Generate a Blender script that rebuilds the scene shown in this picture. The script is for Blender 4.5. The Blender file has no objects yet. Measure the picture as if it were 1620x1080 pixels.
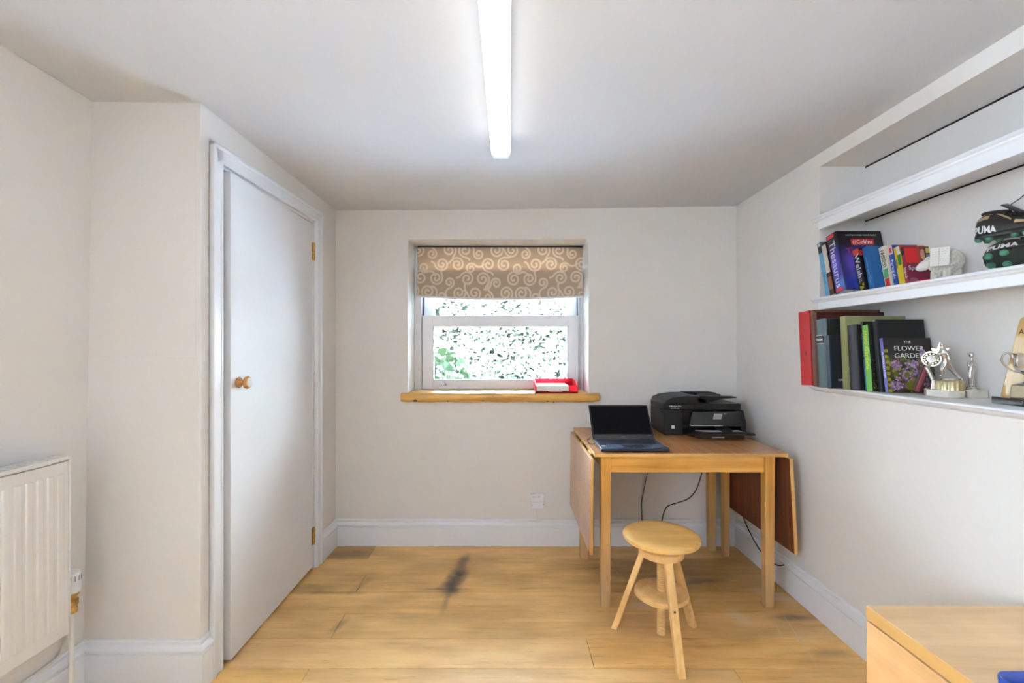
import bpy, bmesh, math, random
import numpy as np
from mathutils import Matrix, Vector, Euler

# ------------------------------------------------------------------ camera, world, lights, exposure
scene = bpy.context.scene
COL = scene.collection
EYE = 1.285                      # camera height above the floor (m)
cam_d = bpy.data.cameras.new('camera')
cam_d.lens = 16.0
cam_d.sensor_width = 36.0
cam_d.shift_x = 5.0 / 1620
cam_d.shift_y = 10.0 / 1620
cam_d.clip_start = 0.02
cam = bpy.data.objects.new('camera', cam_d)
cam.location = (0, 0, EYE)
cam.rotation_euler = (math.radians(90), 0, 0)
COL.objects.link(cam)
scene.camera = cam

scene.view_settings.view_transform = 'Standard'
scene.view_settings.look = 'None'
scene.view_settings.gamma = 1.0
scene.view_settings.use_curve_mapping = False
scene.view_settings.exposure = 1.06

world = bpy.data.worlds.new('sky')
scene.world = world
world.use_nodes = True
wn = world.node_tree
bg = wn.nodes['Background']
bg.inputs['Color'].default_value = (0.75, 0.865, 1.0, 1)
bg.inputs['Strength'].default_value = 20.0

sun_d = bpy.data.lights.new('sun', 'SUN')
sun_d.energy = 100.0
sun_d.angle = math.radians(1.0)
sun_d.color = (1.0, 0.98, 0.95)
sun = bpy.data.objects.new('sun', sun_d)
sun.rotation_euler = Vector((0.0, 0.60, -0.75)).to_track_quat('-Z', 'Y').to_euler()
COL.objects.link(sun)

LAMP_STRENGTH = 2.1

# ------------------------------------------------------------------ helpers
R = math.radians
W = {}


def T(x, y, z, rz=0.0):
    return Matrix.Translation((x, y, z)) @ Matrix.Rotation(rz, 4, 'Z')


class MB:
    """Collects shapes into one bmesh."""

    def __init__(self, M=None):
        self.bm = bmesh.new()
        self.mi = 0
        self.M = M

    def _v(self, p, M=None):
        p = Vector(p)
        if M is not None:
            p = M @ p
        if self.M is not None:
            p = self.M @ p
        return self.bm.verts.new(p)

    def face(self, vs):
        try:
            f = self.bm.faces.new(vs)
            f.material_index = self.mi
            return f
        except ValueError:
            return None

    def hexa(self, p, M=None):
        v = [self._v(q, M) for q in p]
        for idx in ((0, 3, 2, 1), (4, 5, 6, 7), (0, 1, 5, 4), (1, 2, 6, 5), (2, 3, 7, 6), (3, 0, 4, 7)):
            self.face([v[i] for i in idx])

    def box(self, x0, x1, y0, y1, z0, z1, M=None):
        x0, x1 = min(x0, x1), max(x0, x1)
        y0, y1 = min(y0, y1), max(y0, y1)
        z0, z1 = min(z0, z1), max(z0, z1)
        self.hexa([(x0, y0, z0), (x1, y0, z0), (x1, y1, z0), (x0, y1, z0),
                   (x0, y0, z1), (x1, y0, z1), (x1, y1, z1), (x0, y1, z1)], M)

    def prism(self, poly, h0, h1, M=None):
        """poly in local xy, extruded along local z"""
        a = [self._v((x, y, h0), M) for x, y in poly]
        b = [self._v((x, y, h1), M) for x, y in poly]
        n = len(poly)
        self.face(a[::-1])
        self.face(b)
        for i in range(n):
            j = (i + 1) % n
            self.face([a[i], a[j], b[j], b[i]])

    def rings(self, rings, close=True, cap0=True, cap1=True):
        vr = [[self._v(p) for p in r] for r in rings]
        n = len(vr[0])
        for a, b in zip(vr[:-1], vr[1:]):
            for i in range(n if close else n - 1):
                j = (i + 1) % n
                self.face([a[i], a[j], b[j], b[i]])
        if cap0 and close:
            self.face(vr[0][::-1])
        if cap1 and close:
            self.face(vr[-1])

    def lathe(self, prof, c=(0, 0, 0), n=32, axis='Z', M=None):
        """prof: list of (r, h)"""
        rr = []
        for r, h in prof:
            ring = []
            for i in range(n):
                t = 2 * math.pi * i / n
                p = (r * math.cos(t), r * math.sin(t), h)
                if axis == 'X':
                    p = (h, p[0], p[1])
                elif axis == 'Y':
                    p = (p[1], h, p[0])
                q = Vector(p) + Vector(c)
                if M is not None:
                    q = M @ q
                ring.append(q)
            rr.append(ring)
        self.rings(rr)

    def tube(self, pts, r, n=8):
        pts = [Vector(p) for p in pts]
        rr = []
        rad = r if isinstance(r, (list, tuple)) else [r] * len(pts)
        up = None
        for i, p in enumerate(pts):
            d = (pts[min(i + 1, len(pts) - 1)] - pts[max(i - 1, 0)]).normalized()
            if up is None:
                up = Vector((0, 0, 1)) if abs(d.z) < 0.9 else Vector((1, 0, 0))
            s = d.cross(up).normalized()
            up = s.cross(d).normalized()
            rr.append([p + s * rad[i] * math.cos(2 * math.pi * k / n) + up * rad[i] * math.sin(2 * math.pi * k / n) for k in range(n)])
        self.rings(rr)

    def ball(self, c, rx, ry=None, rz=None, n=16, m=10, M=None):
        ry = ry or rx
        rz = rz or rx
        rr = []
        for j in range(1, m):
            t = math.pi * j / m
            ring = []
            for i in range(n):
                a = 2 * math.pi * i / n
                q = Vector((rx * math.sin(t) * math.cos(a), ry * math.sin(t) * math.sin(a), -rz * math.cos(t)))
                if M is not None:
                    q = M @ q
                ring.append(q + Vector(c))
            rr.append(ring)
        self.rings(rr)

    def build(self, name, mats, parent=None, bevel=0.0, seg=2, smooth=True, ang=38, local=False, subsurf=0):
        bmesh.ops.recalc_face_normals(self.bm, faces=self.bm.faces[:])
        me = bpy.data.meshes.new(name)
        self.bm.to_mesh(me)
        self.bm.free()
        return finish(name, me, mats, parent, bevel, seg, smooth, ang, local, subsurf)


def finish(name, me, mats, parent=None, bevel=0.0, seg=2, smooth=True, ang=38, local=False, subsurf=0):
    if not isinstance(mats, (list, tuple)):
        mats = [mats]
    for m in mats:
        me.materials.append(m)
    o = bpy.data.objects.new(name, me)
    COL.objects.link(o)
    if parent is not None:
        if not local:
            me.transform(W[parent.name].inverted())
        o.parent = parent
        W[o.name] = W[parent.name].copy()
    else:
        co = [v.co for v in me.vertices]
        lo = Vector([min(c[i] for c in co) for i in range(3)])
        hi = Vector([max(c[i] for c in co) for i in range(3)])
        org = Vector(((lo.x + hi.x) / 2, (lo.y + hi.y) / 2, lo.z))
        me.transform(Matrix.Translation(-org))
        o.location = org
        W[o.name] = Matrix.Translation(org)
    if smooth:
        me.polygons.foreach_set('use_smooth', [True] * len(me.polygons))
        if not subsurf:
            me.set_sharp_from_angle(angle=R(ang))
    if bevel > 0:
        b = o.modifiers.new('edge', 'BEVEL')
        b.width = bevel
        b.segments = seg
        b.limit_method = 'ANGLE'
        b.angle_limit = R(40)
    if subsurf:
        s = o.modifiers.new('round', 'SUBSURF')
        s.levels = s.render_levels = subsurf
    return o


def thing(name, label, cat, M, group=None):
    o = bpy.data.objects.new(name, None)
    o.empty_display_size = 0.05
    COL.objects.link(o)
    o.matrix_basis = M
    W[o.name] = M.copy()
    tag(o, label, cat, group)
    return o


def tag(o, label=None, cat=None, group=None, kind=None):
    if label:
        o['label'] = label
    if cat:
        o['category'] = cat
    if group:
        o['group'] = group
    if kind:
        o['kind'] = kind
    return o


def struct(o):
    o['kind'] = 'structure'
    return o


def structroot(name, M):
    o = bpy.data.objects.new(name, None)
    COL.objects.link(o)
    o.matrix_basis = M
    W[o.name] = M.copy()
    o['kind'] = 'structure'
    return o


# ------------------------------------------------------------------ materials
MATS = {}


def mat(name, col, rough=0.5, metal=0.0, noise=0.0, nscale=20.0, bump=0.0, bscale=60.0, coat=0.0, spec=0.5):
    if name in MATS:
        return MATS[name]
    m = bpy.data.materials.new(name)
    m.use_nodes = True
    nt = m.node_tree
    b = nt.nodes['Principled BSDF']
    b.inputs['Base Color'].default_value = (*col, 1)
    b.inputs['Roughness'].default_value = rough
    b.inputs['Metallic'].default_value = metal
    b.inputs['Specular IOR Level'].default_value = spec
    if coat:
        b.inputs['Coat Weight'].default_value = coat
    tc = nt.nodes.new('ShaderNodeTexCoord')
    if noise:
        n = nt.nodes.new('ShaderNodeTexNoise')
        n.inputs['Scale'].default_value = nscale
        n.inputs['Detail'].default_value = 5
        nt.links.new(tc.outputs['Object'], n.inputs['Vector'])
        r = nt.nodes.new('ShaderNodeValToRGB')
        r.color_ramp.elements[0].position = 0.3
        r.color_ramp.elements[1].position = 0.7
        r.color_ramp.elements[0].color = (*[c * (1 - noise) for c in col], 1)
        r.color_ramp.elements[1].color = (*[min(1, c * (1 + noise)) for c in col], 1)
        nt.links.new(n.outputs['Fac'], r.inputs['Fac'])
        nt.links.new(r.outputs['Color'], b.inputs['Base Color'])
    if bump:
        n2 = nt.nodes.new('ShaderNodeTexNoise')
        n2.inputs['Scale'].default_value = bscale
        n2.inputs['Detail'].default_value = 4
        nt.links.new(tc.outputs['Object'], n2.inputs['Vector'])
        bp = nt.nodes.new('ShaderNodeBump')
        bp.inputs['Strength'].default_value = bump
        bp.inputs['Distance'].default_value = 0.01
        nt.links.new(n2.outputs['Fac'], bp.inputs['Height'])
        nt.links.new(bp.outputs['Normal'], b.inputs['Normal'])
    MATS[name] = m
    return m


def wood(name, c1, c2, c3, axis='X', rough=0.45, fine=1.0, bump=0.05, coat=0.0, wear=None):
    """streaky grain that runs along the given axis"""
    if name in MATS:
        return MATS[name]
    m = bpy.data.materials.new(name)
    m.use_nodes = True
    nt = m.node_tree
    b = nt.nodes['Principled BSDF']
    b.inputs['Roughness'].default_value = rough
    b.inputs['Coat Weight'].default_value = coat
    tc = nt.nodes.new('ShaderNodeTexCoord')
    mp = nt.nodes.new('ShaderNodeMapping')
    s = [38.0 * fine] * 3
    s['XYZ'.index(axis)] = 1.8 * fine
    mp.inputs['Scale'].default_value = s
    nt.links.new(tc.outputs['Object'], mp.inputs['Vector'])
    n = nt.nodes.new('ShaderNodeTexNoise')
    n.inputs['Scale'].default_value = 1.0
    n.inputs['Detail'].default_value = 8
    n.inputs['Roughness'].default_value = 0.65
    n.inputs['Distortion'].default_value = 0.6
    nt.links.new(mp.outputs['Vector'], n.inputs['Vector'])
    r = nt.nodes.new('ShaderNodeValToRGB')
    e = r.color_ramp.elements
    e[0].position, e[1].position = 0.30, 0.72
    e[0].color, e[1].color = (*c1, 1), (*c3, 1)
    k = e.new(0.5)
    k.color = (*c2, 1)
    nt.links.new(n.outputs['Fac'], r.inputs['Fac'])
    last = r.outputs['Color']
    # broad patches
    n3 = nt.nodes.new('ShaderNodeTexNoise')
    n3.inputs['Scale'].default_value = 5.0
    n3.inputs['Detail'].default_value = 3
    nt.links.new(tc.outputs['Object'], n3.inputs['Vector'])
    mr = nt.nodes.new('ShaderNodeMapRange')
    mr.inputs['From Min'].default_value = 0.3
    mr.inputs['From Max'].default_value = 0.7
    mr.inputs['To Min'].default_value = 0.86
    mr.inputs['To Max'].default_value = 1.1
    nt.links.new(n3.outputs['Fac'], mr.inputs['Value'])
    mx = nt.nodes.new('ShaderNodeVectorMath')
    mx.operation = 'SCALE'
    nt.links.new(last, mx.inputs[0])
    nt.links.new(mr.outputs['Result'], mx.inputs['Scale'])
    last = mx.outputs['Vector']
    if wear:      # (worn colour, object-space height below which it shows)
        sx = nt.nodes.new('ShaderNodeSeparateXYZ')
        nt.links.new(tc.outputs['Object'], sx.inputs[0])
        mz = nt.nodes.new('ShaderNodeMapRange')
        mz.inputs['From Min'].default_value = wear[1]
        mz.inputs['From Max'].default_value = wear[2]
        mz.inputs['To Min'].default_value = 0.75
        mz.inputs['To Max'].default_value = 0.0
        nt.links.new(sx.outputs['Z'], mz.inputs['Value'])
        mu = nt.nodes.new('ShaderNodeMath')
        mu.operation = 'MULTIPLY'
        nt.links.new(mz.outputs['Result'], mu.inputs[0])
        ad = nt.nodes.new('ShaderNodeMath')
        ad.operation = 'MULTIPLY_ADD'
        ad.inputs[1].default_value = 1.4
        ad.inputs[2].default_value = 0.1
        ad.use_clamp = True
        nt.links.new(n.outputs['Fac'], ad.inputs[0])
        nt.links.new(ad.outputs[0], mu.inputs[1])
        mm = nt.nodes.new('ShaderNodeMix')
        mm.data_type = 'RGBA'
        nt.links.new(mu.outputs[0], mm.inputs['Factor'])
        nt.links.new(last, mm.inputs['A'])
        mm.inputs['B'].default_value = (*wear[0], 1)
        last = mm.outputs['Result']
    nt.links.new(last, b.inputs['Base Color'])
    bp = nt.nodes.new('ShaderNodeBump')
    bp.inputs['Strength'].default_value = bump
    bp.inputs['Distance'].default_value = 0.005
    nt.links.new(n.outputs['Fac'], bp.inputs['Height'])
    nt.links.new(bp.outputs['Normal'], b.inputs['Normal'])
    MATS[name] = m
    return m


def attr_mat(name, rough=0.5, translucent=0.0, coat=0.0):
    """colour printed on the surface, read from the mesh's 'paint' attribute"""
    if name in MATS:
        return MATS[name]
    m = bpy.data.materials.new(name)
    m.use_nodes = True
    nt = m.node_tree
    b = nt.nodes['Principled BSDF']
    b.inputs['Roughness'].default_value = rough
    b.inputs['Coat Weight'].default_value = coat
    a = nt.nodes.new('ShaderNodeAttribute')
    a.attribute_name = 'paint'
    nt.links.new(a.outputs['Color'], b.inputs['Base Color'])
    if translucent:
        tr = nt.nodes.new('ShaderNodeBsdfTranslucent')
        mu = nt.nodes.new('ShaderNodeMix')
        mu.data_type = 'RGBA'
        mu.blend_type = 'MULTIPLY'
        mu.inputs['Factor'].default_value = 1.0
        nt.links.new(a.outputs['Color'], mu.inputs['A'])
        mu.inputs['B'].default_value = (1.0, 0.62, 0.36, 1)
        nt.links.new(mu.outputs['Result'], tr.inputs['Color'])
        ms = nt.nodes.new('ShaderNodeMixShader')
        ms.inputs['Fac'].default_value = translucent
        nt.links.new(b.outputs[0], ms.inputs[1])
        nt.links.new(tr.outputs[0], ms.inputs[2])
        nt.links.new(ms.outputs[0], nt.nodes['Material Output'].inputs['Surface'])
    MATS[name] = m
    return m


def srgb(r, g, b):
    f = lambda c: (c / 255 / 12.92) if c / 255 <= 0.04045 else ((c / 255 + 0.055) / 1.055) ** 2.4
    return (f(r), f(g), f(b))


def painted(name, P00, du, dv, nx, ny, func, material, parent=None, local=True, shape=None):
    """grid sheet from corner P00 spanned by du, dv; func(U, V) -> (..., 3) linear colours for arrays U, V in 0..1"""
    U, V = np.meshgrid(np.linspace(0, 1, nx), np.linspace(0, 1, ny))
    P = np.array(P00)[None, None] + U[..., None] * np.array(du) + V[..., None] * np.array(dv)
    if shape is not None:
        P = P + shape(U, V)
    c = np.ones((ny, nx, 4))
    c[..., :3] = func(U, V)
    idx = np.arange(nx * ny).reshape(ny, nx)
    F = np.stack([idx[:-1, :-1], idx[:-1, 1:], idx[1:, 1:], idx[1:, :-1]], -1).reshape(-1, 4)
    me = bpy.data.meshes.new(name)
    me.from_pydata(P.reshape(-1, 3).tolist(), [], F.tolist())
    at = me.color_attributes.new('paint', 'FLOAT_COLOR', 'POINT')
    at.data.foreach_set('color', c.reshape(-1).astype(np.float32))
    return finish(name, me, material, parent, local=local)


def text_mesh(body, size, M, depth=0.0003, align='CENTER', sx=1.0, bold=0.0):
    cu = bpy.data.curves.new('txt', 'FONT')
    cu.body = body
    cu.size = size
    cu.align_x = align
    cu.align_y = 'CENTER'
    cu.extrude = depth
    cu.offset = bold
    cu.resolution_u = 3
    o = bpy.data.objects.new('txt', cu)
    COL.objects.link(o)
    bpy.context.view_layer.update()
    me = bpy.data.meshes.new_from_object(o.evaluated_get(bpy.context.evaluated_depsgraph_get()))
    bpy.data.objects.remove(o)
    bpy.data.curves.remove(cu)
    me.transform(M @ Matrix.Diagonal((sx, 1, 1, 1)))
    me.materials.clear()
    return me


def lettering(name, items, material, parent, local=True):
    """several texts joined to one mesh: items = (body, size, matrix, sx)"""
    bm = bmesh.new()
    for body, size, M, sx in items:
        me = text_mesh(body, size, M, sx=sx)
        bm.from_mesh(me)
        bpy.data.meshes.remove(me)
    me = bpy.data.meshes.new(name)
    bm.to_mesh(me)
    bm.free()
    me.polygons.foreach_set('material_index', [0] * len(me.polygons))
    return finish(name, me, material, parent, smooth=False, local=local)


def frame(o, ex, ey):
    ex, ey = Vector(ex).normalized(), Vector(ey).normalized()
    ez = ex.cross(ey).normalized()
    M = Matrix.Identity(4)
    for i in range(3):
        M[i][0], M[i][1], M[i][2], M[i][3] = ex[i], ey[i], ez[i], o[i]
    return M


def spline(pts, n=10):
    pts = [Vector(p) for p in pts]
    P = [pts[0]] + pts + [pts[-1]]
    out = []
    for i in range(1, len(P) - 2):
        for k in range(n):
            t = k / n
            a, b, c, d = P[i - 1], P[i], P[i + 1], P[i + 2]
            out.append(0.5 * ((2 * b) + (c - a) * t + (2 * a - 5 * b + 4 * c - d) * t * t + (3 * b - a - 3 * c + d) * t ** 3))
    out.append(pts[-1])
    return out


def skin_figure(name, verts, edges, radii, material, parent, local=False, levels=2):
    me = bpy.data.meshes.new(name)
    me.from_pydata([tuple(v) for v in verts], edges, [])
    o = finish(name, me, material, parent, local=local, smooth=False)
    s = o.modifiers.new('skin', 'SKIN')
    s.use_smooth_shade = True
    for i, r in enumerate(radii):
        me.skin_vertices[0].data[i].radius = (r, r)
    me.skin_vertices[0].data[0].use_root = True
    ss = o.modifiers.new('round', 'SUBSURF')
    ss.levels = ss.render_levels = levels
    return o


def px(u, v, Y):
    return Vector(((u - 805) * Y / 720, Y, EYE - (v - 550) * Y / 720))


# paints
m_wall = mat('wall_paint', (0.785, 0.765, 0.740), 0.85, noise=0.018, nscale=3, bump=0.06, bscale=35)
m_ceil = mat('ceiling_paint', (0.670, 0.680, 0.700), 0.9, noise=0.02, nscale=2, bump=0.08, bscale=25)
m_trim = mat('trim_gloss', (0.84, 0.87, 0.92), 0.35, bump=0.02, bscale=30)
m_door = mat('door_gloss', (0.79, 0.80, 0.82), 0.55, bump=0.02, bscale=20)
m_upvc = mat('white_upvc', (0.82, 0.84, 0.885), 0.3, noise=0.01)
m_black = mat('black_plastic', (0.010, 0.010, 0.011), 0.42, noise=0.15, bump=0.05, bscale=400, spec=.35)
m_gloss = mat('black_gloss', (0.012, 0.012, 0.014), 0.12, noise=0.1, coat=0.3)
m_brass = mat('brass', (0.55, 0.36, 0.12), 0.35, 1.0, noise=0.25, nscale=60)
m_chrome = mat('chrome', (0.75, 0.74, 0.72), 0.15, 1.0, noise=0.05)
m_silver = mat('silver_plate', (0.72, 0.70, 0.66), 0.2, 1.0, noise=0.08, nscale=80)
m_dark = mat('dark_void', (0.02, 0.018, 0.016), 0.9, noise=0.2)
m_whitetext = mat('white_print', (0.85, 0.85, 0.85), 0.5, noise=0.02)
m_paper = mat('paper', (0.85, 0.83, 0.78), 0.8, noise=0.05, nscale=200)
m_cord = mat('black_rubber', (0.012, 0.012, 0.012), 0.5, noise=0.1)
m_whitecord = mat('white_cable_sheath', (0.75, 0.73, 0.69), 0.5, noise=0.03)
m_paint = attr_mat('printed_cover', 0.4, coat=0.2)

# ------------------------------------------------------------------ setting
SLOPE = 0.0297
n_ = math.sqrt(1 + SLOPE ** 2)
DW = Matrix(((1 / n_, SLOPE / n_, 0, -1.165), (-SLOPE / n_, 1 / n_, 0, 1.72), (0, 0, 1, 0), (0, 0, 0, 1)))  # door wall frame: x out, y along, z up
BY = 2.965                      # back wall
RX = 1.4825                     # right wall
NX, NY1, NY0 = 1.70, 2.169, 0.55  # alcove back, far side, near side
NZ0, NZ1 = 1.078, 2.148
RY = -1.60                      # rear wall

# floor: oak boards laid across the room
random.seed(7)


def floor_material():
    m = bpy.data.materials.new('oak_boards')
    m.use_nodes = True
    nt = m.node_tree
    b = nt.nodes['Principled BSDF']
    b.inputs['Roughness'].default_value = 0.42
    L = nt.links.new
    a = nt.nodes.new('ShaderNodeAttribute')
    a.attribute_name = 'tone'
    sep = nt.nodes.new('ShaderNodeSeparateColor')
    L(a.outputs['Color'], sep.inputs[0])
    geo = nt.nodes.new('ShaderNodeNewGeometry')
    mp = nt.nodes.new('ShaderNodeMapping')
    mp.inputs['Scale'].default_value = (2.0, 34.0, 1.0)
    L(geo.outputs['Position'], mp.inputs['Vector'])
    wmul = nt.nodes.new('ShaderNodeMath')
    wmul.operation = 'MULTIPLY'
    wmul.inputs[1].default_value = 40
    L(sep.outputs['Green'], wmul.inputs[0])
    n = nt.nodes.new('ShaderNodeTexNoise')
    n.noise_dimensions = '4D'
    n.inputs['Scale'].default_value = 1.0
    n.inputs['Detail'].default_value = 9
    n.inputs['Roughness'].default_value = 0.62
    n.inputs['Distortion'].default_value = 1.2
    L(mp.outputs['Vector'], n.inputs['Vector'])
    L(wmul.outputs[0], n.inputs['W'])
    r = nt.nodes.new('ShaderNodeValToRGB')
    e = r.color_ramp.elements
    e[0].position, e[1].position = 0.18, 0.85
    e[0].color, e[1].color = (0.50, 0.235, 0.055, 1), (0.95, 0.65, 0.27, 1)
    k = e.new(0.42)
    k.color = (0.80, 0.47, 0.150, 1)
    L(n.outputs['Fac'], r.inputs['Fac'])
    tone = nt.nodes.new('ShaderNodeMapRange')
    tone.inputs['To Min'].default_value = 0.66
    tone.inputs['To Max'].default_value = 1.48
    L(sep.outputs['Red'], tone.inputs['Value'])
    sc = nt.nodes.new('ShaderNodeVectorMath')
    sc.operation = 'SCALE'
    L(r.outputs['Color'], sc.inputs[0])
    L(tone.outputs['Result'], sc.inputs['Scale'])
    last = sc.outputs['Vector']
    # paler, greyer boards
    hue = nt.nodes.new('ShaderNodeMix')
    hue.data_type = 'RGBA'
    hm = nt.nodes.new('ShaderNodeMath')
    hm.operation = 'MULTIPLY'
    hm.inputs[1].default_value = 0.45
    L(sep.outputs['Blue'], hm.inputs[0])
    L(hm.outputs[0], hue.inputs['Factor'])
    L(last, hue.inputs['A'])
    hue.inputs['B'].default_value = (0.90, 0.66, 0.38, 1)
    last = hue.outputs['Result']
    # fine dark pores
    mp2 = nt.nodes.new('ShaderNodeMapping')
    mp2.inputs['Scale'].default_value = (7.0, 240.0, 1.0)
    L(geo.outputs['Position'], mp2.inputs['Vector'])
    n2 = nt.nodes.new('ShaderNodeTexNoise')
    n2.inputs['Scale'].default_value = 1.0
    n2.inputs['Detail'].default_value = 4
    L(mp2.outputs['Vector'], n2.inputs['Vector'])
    pr = nt.nodes.new('ShaderNodeMapRange')
    pr.inputs['From Min'].default_value = 0.26
    pr.inputs['From Max'].default_value = 0.38
    pr.inputs['To Min'].default_value = 0.45
    pr.inputs['To Max'].default_value = 1.0
    L(n2.outputs['Fac'], pr.inputs['Value'])
    sc2 = nt.nodes.new('ShaderNodeVectorMath')
    sc2.operation = 'SCALE'
    L(last, sc2.inputs[0])
    L(pr.outputs['Result'], sc2.inputs['Scale'])
    last = sc2.outputs['Vector']
    # broad blotches, browner and yellower
    n4 = nt.nodes.new('ShaderNodeTexNoise')
    n4.inputs['Scale'].default_value = 1.0
    n4.inputs['Detail'].default_value = 3
    mp4 = nt.nodes.new('ShaderNodeMapping')
    mp4.inputs['Scale'].default_value = (2.6, 6.5, 1.0)
    L(geo.outputs['Position'], mp4.inputs['Vector'])
    L(mp4.outputs['Vector'], n4.inputs['Vector'])
    r4 = nt.nodes.new('ShaderNodeValToRGB')
    r4.color_ramp.elements[0].position, r4.color_ramp.elements[1].position = .32, .66
    r4.color_ramp.elements[0].color, r4.color_ramp.elements[1].color = (.80, .74, .70, 1), (1.06, 1.05, 1.0, 1)
    L(n4.outputs['Fac'], r4.inputs['Fac'])
    m4 = nt.nodes.new('ShaderNodeVectorMath')
    m4.operation = 'MULTIPLY'
    L(last, m4.inputs[0])
    L(r4.outputs['Color'], m4.inputs[1])
    last = m4.outputs['Vector']
    # marks: dark stains, pale scuffs, brown under-table shade mixed with dirt  (x, y, angle, rx, ry, strength, colour)
    nz = nt.nodes.new('ShaderNodeTexNoise')
    nz.inputs['Scale'].default_value = 14
    nz.inputs['Detail'].default_value = 5
    L(geo.outputs['Position'], nz.inputs['Vector'])
    dk, pale = (0.07, 0.05, 0.045), (0.75, 0.68, 0.55)
    marks = [(-0.275, 2.74, -5, 0.040, 0.10, 0.75, dk), (-0.288, 2.58, -6, 0.055, 0.11, 0.95, dk), (-0.305, 2.46, -8, 0.065, 0.10, 1.0, dk),
             (-0.318, 2.31, -4, 0.020, 0.11, 0.40, dk), (-0.32, 2.425, 0, 0.13, 0.014, 0.55, dk),
             (-0.80, 2.47, -20, 0.03, 0.10, 0.30, dk), (-0.785, 2.11, -18, 0.022, 0.060, 0.42, dk),
             (-0.98, 2.83, 10, 0.17, 0.07, 0.55, (0.16, 0.09, 0.045)), (-1.02, 2.44, 0, 0.12, 0.05, 0.42, (0.16, 0.09, 0.045)), (-0.93, 2.385, 0, 0.24, 0.014, 0.35, dk),
             (1.02, 2.50, 8, 0.18, 0.035, 0.6, dk), (0.95, 2.62, 0, 0.45, 0.16, 0.35, (0.20, 0.115, 0.05)), (0.93, 2.53, -10, 0.07, 0.04, 0.5, pale), (0.70, 2.28, 5, 0.12, 0.03, 0.35, pale),
             (1.10, 2.17, 30, 0.04, 0.07, 0.45, pale), (1.36, 2.17, 0, 0.12, 0.03, 0.6, dk), (1.38, 2.36, -40, 0.10, 0.05, 0.35, pale),
             (1.28, 2.00, -12, 0.004, 0.17, 0.7, pale), (1.22, 2.04, -16, 0.003, 0.12, 0.45, pale), (0.55, 2.62, 0, 0.15, 0.10, 0.4, (0.16, 0.09, 0.045)),
             (1.36, 1.92, 0, 0.10, 0.03, 0.4, dk)]
    for x, y, an, rx, ry, st, colr in marks:
        m2 = nt.nodes.new('ShaderNodeMapping')
        m2.vector_type = 'TEXTURE'
        m2.inputs['Location'].default_value = (x, y, 0)
        m2.inputs['Rotation'].default_value = (0, 0, R(an))
        m2.inputs['Scale'].default_value = (rx, ry, 1)
        L(geo.outputs['Position'], m2.inputs['Vector'])
        ln = nt.nodes.new('ShaderNodeVectorMath')
        ln.operation = 'LENGTH'
        L(m2.outputs['Vector'], ln.inputs[0])
        ad = nt.nodes.new('ShaderNodeMath')
        ad.operation = 'MULTIPLY_ADD'
        ad.inputs[1].default_value = 1.1
        L(nz.outputs['Fac'], ad.inputs[0])
        L(ln.outputs['Value'], ad.inputs[2])
        mr = nt.nodes.new('ShaderNodeMapRange')
        mr.interpolation_type = 'SMOOTHSTEP'
        mr.inputs['From Min'].default_value = 0.55
        mr.inputs['From Max'].default_value = 2.0
        mr.inputs['To Min'].default_value = st
        mr.inputs['To Max'].default_value = 0.0
        L(ad.outputs[0], mr.inputs['Value'])
        mm = nt.nodes.new('ShaderNodeMix')
        mm.data_type = 'RGBA'
        L(mr.outputs['Result'], mm.inputs['Factor'])
        L(last, mm.inputs['A'])
        mm.inputs['B'].default_value = (*colr, 1)
        last = mm.outputs['Result']
    L(last, b.inputs['Base Color'])
    bp = nt.nodes.new('ShaderNodeBump')
    bp.inputs['Strength'].default_value = 0.12
    bp.inputs['Distance'].default_value = 0.003
    L(n.outputs['Fac'], bp.inputs['Height'])
    L(bp.outputs['Normal'], b.inputs['Normal'])
    return m


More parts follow.
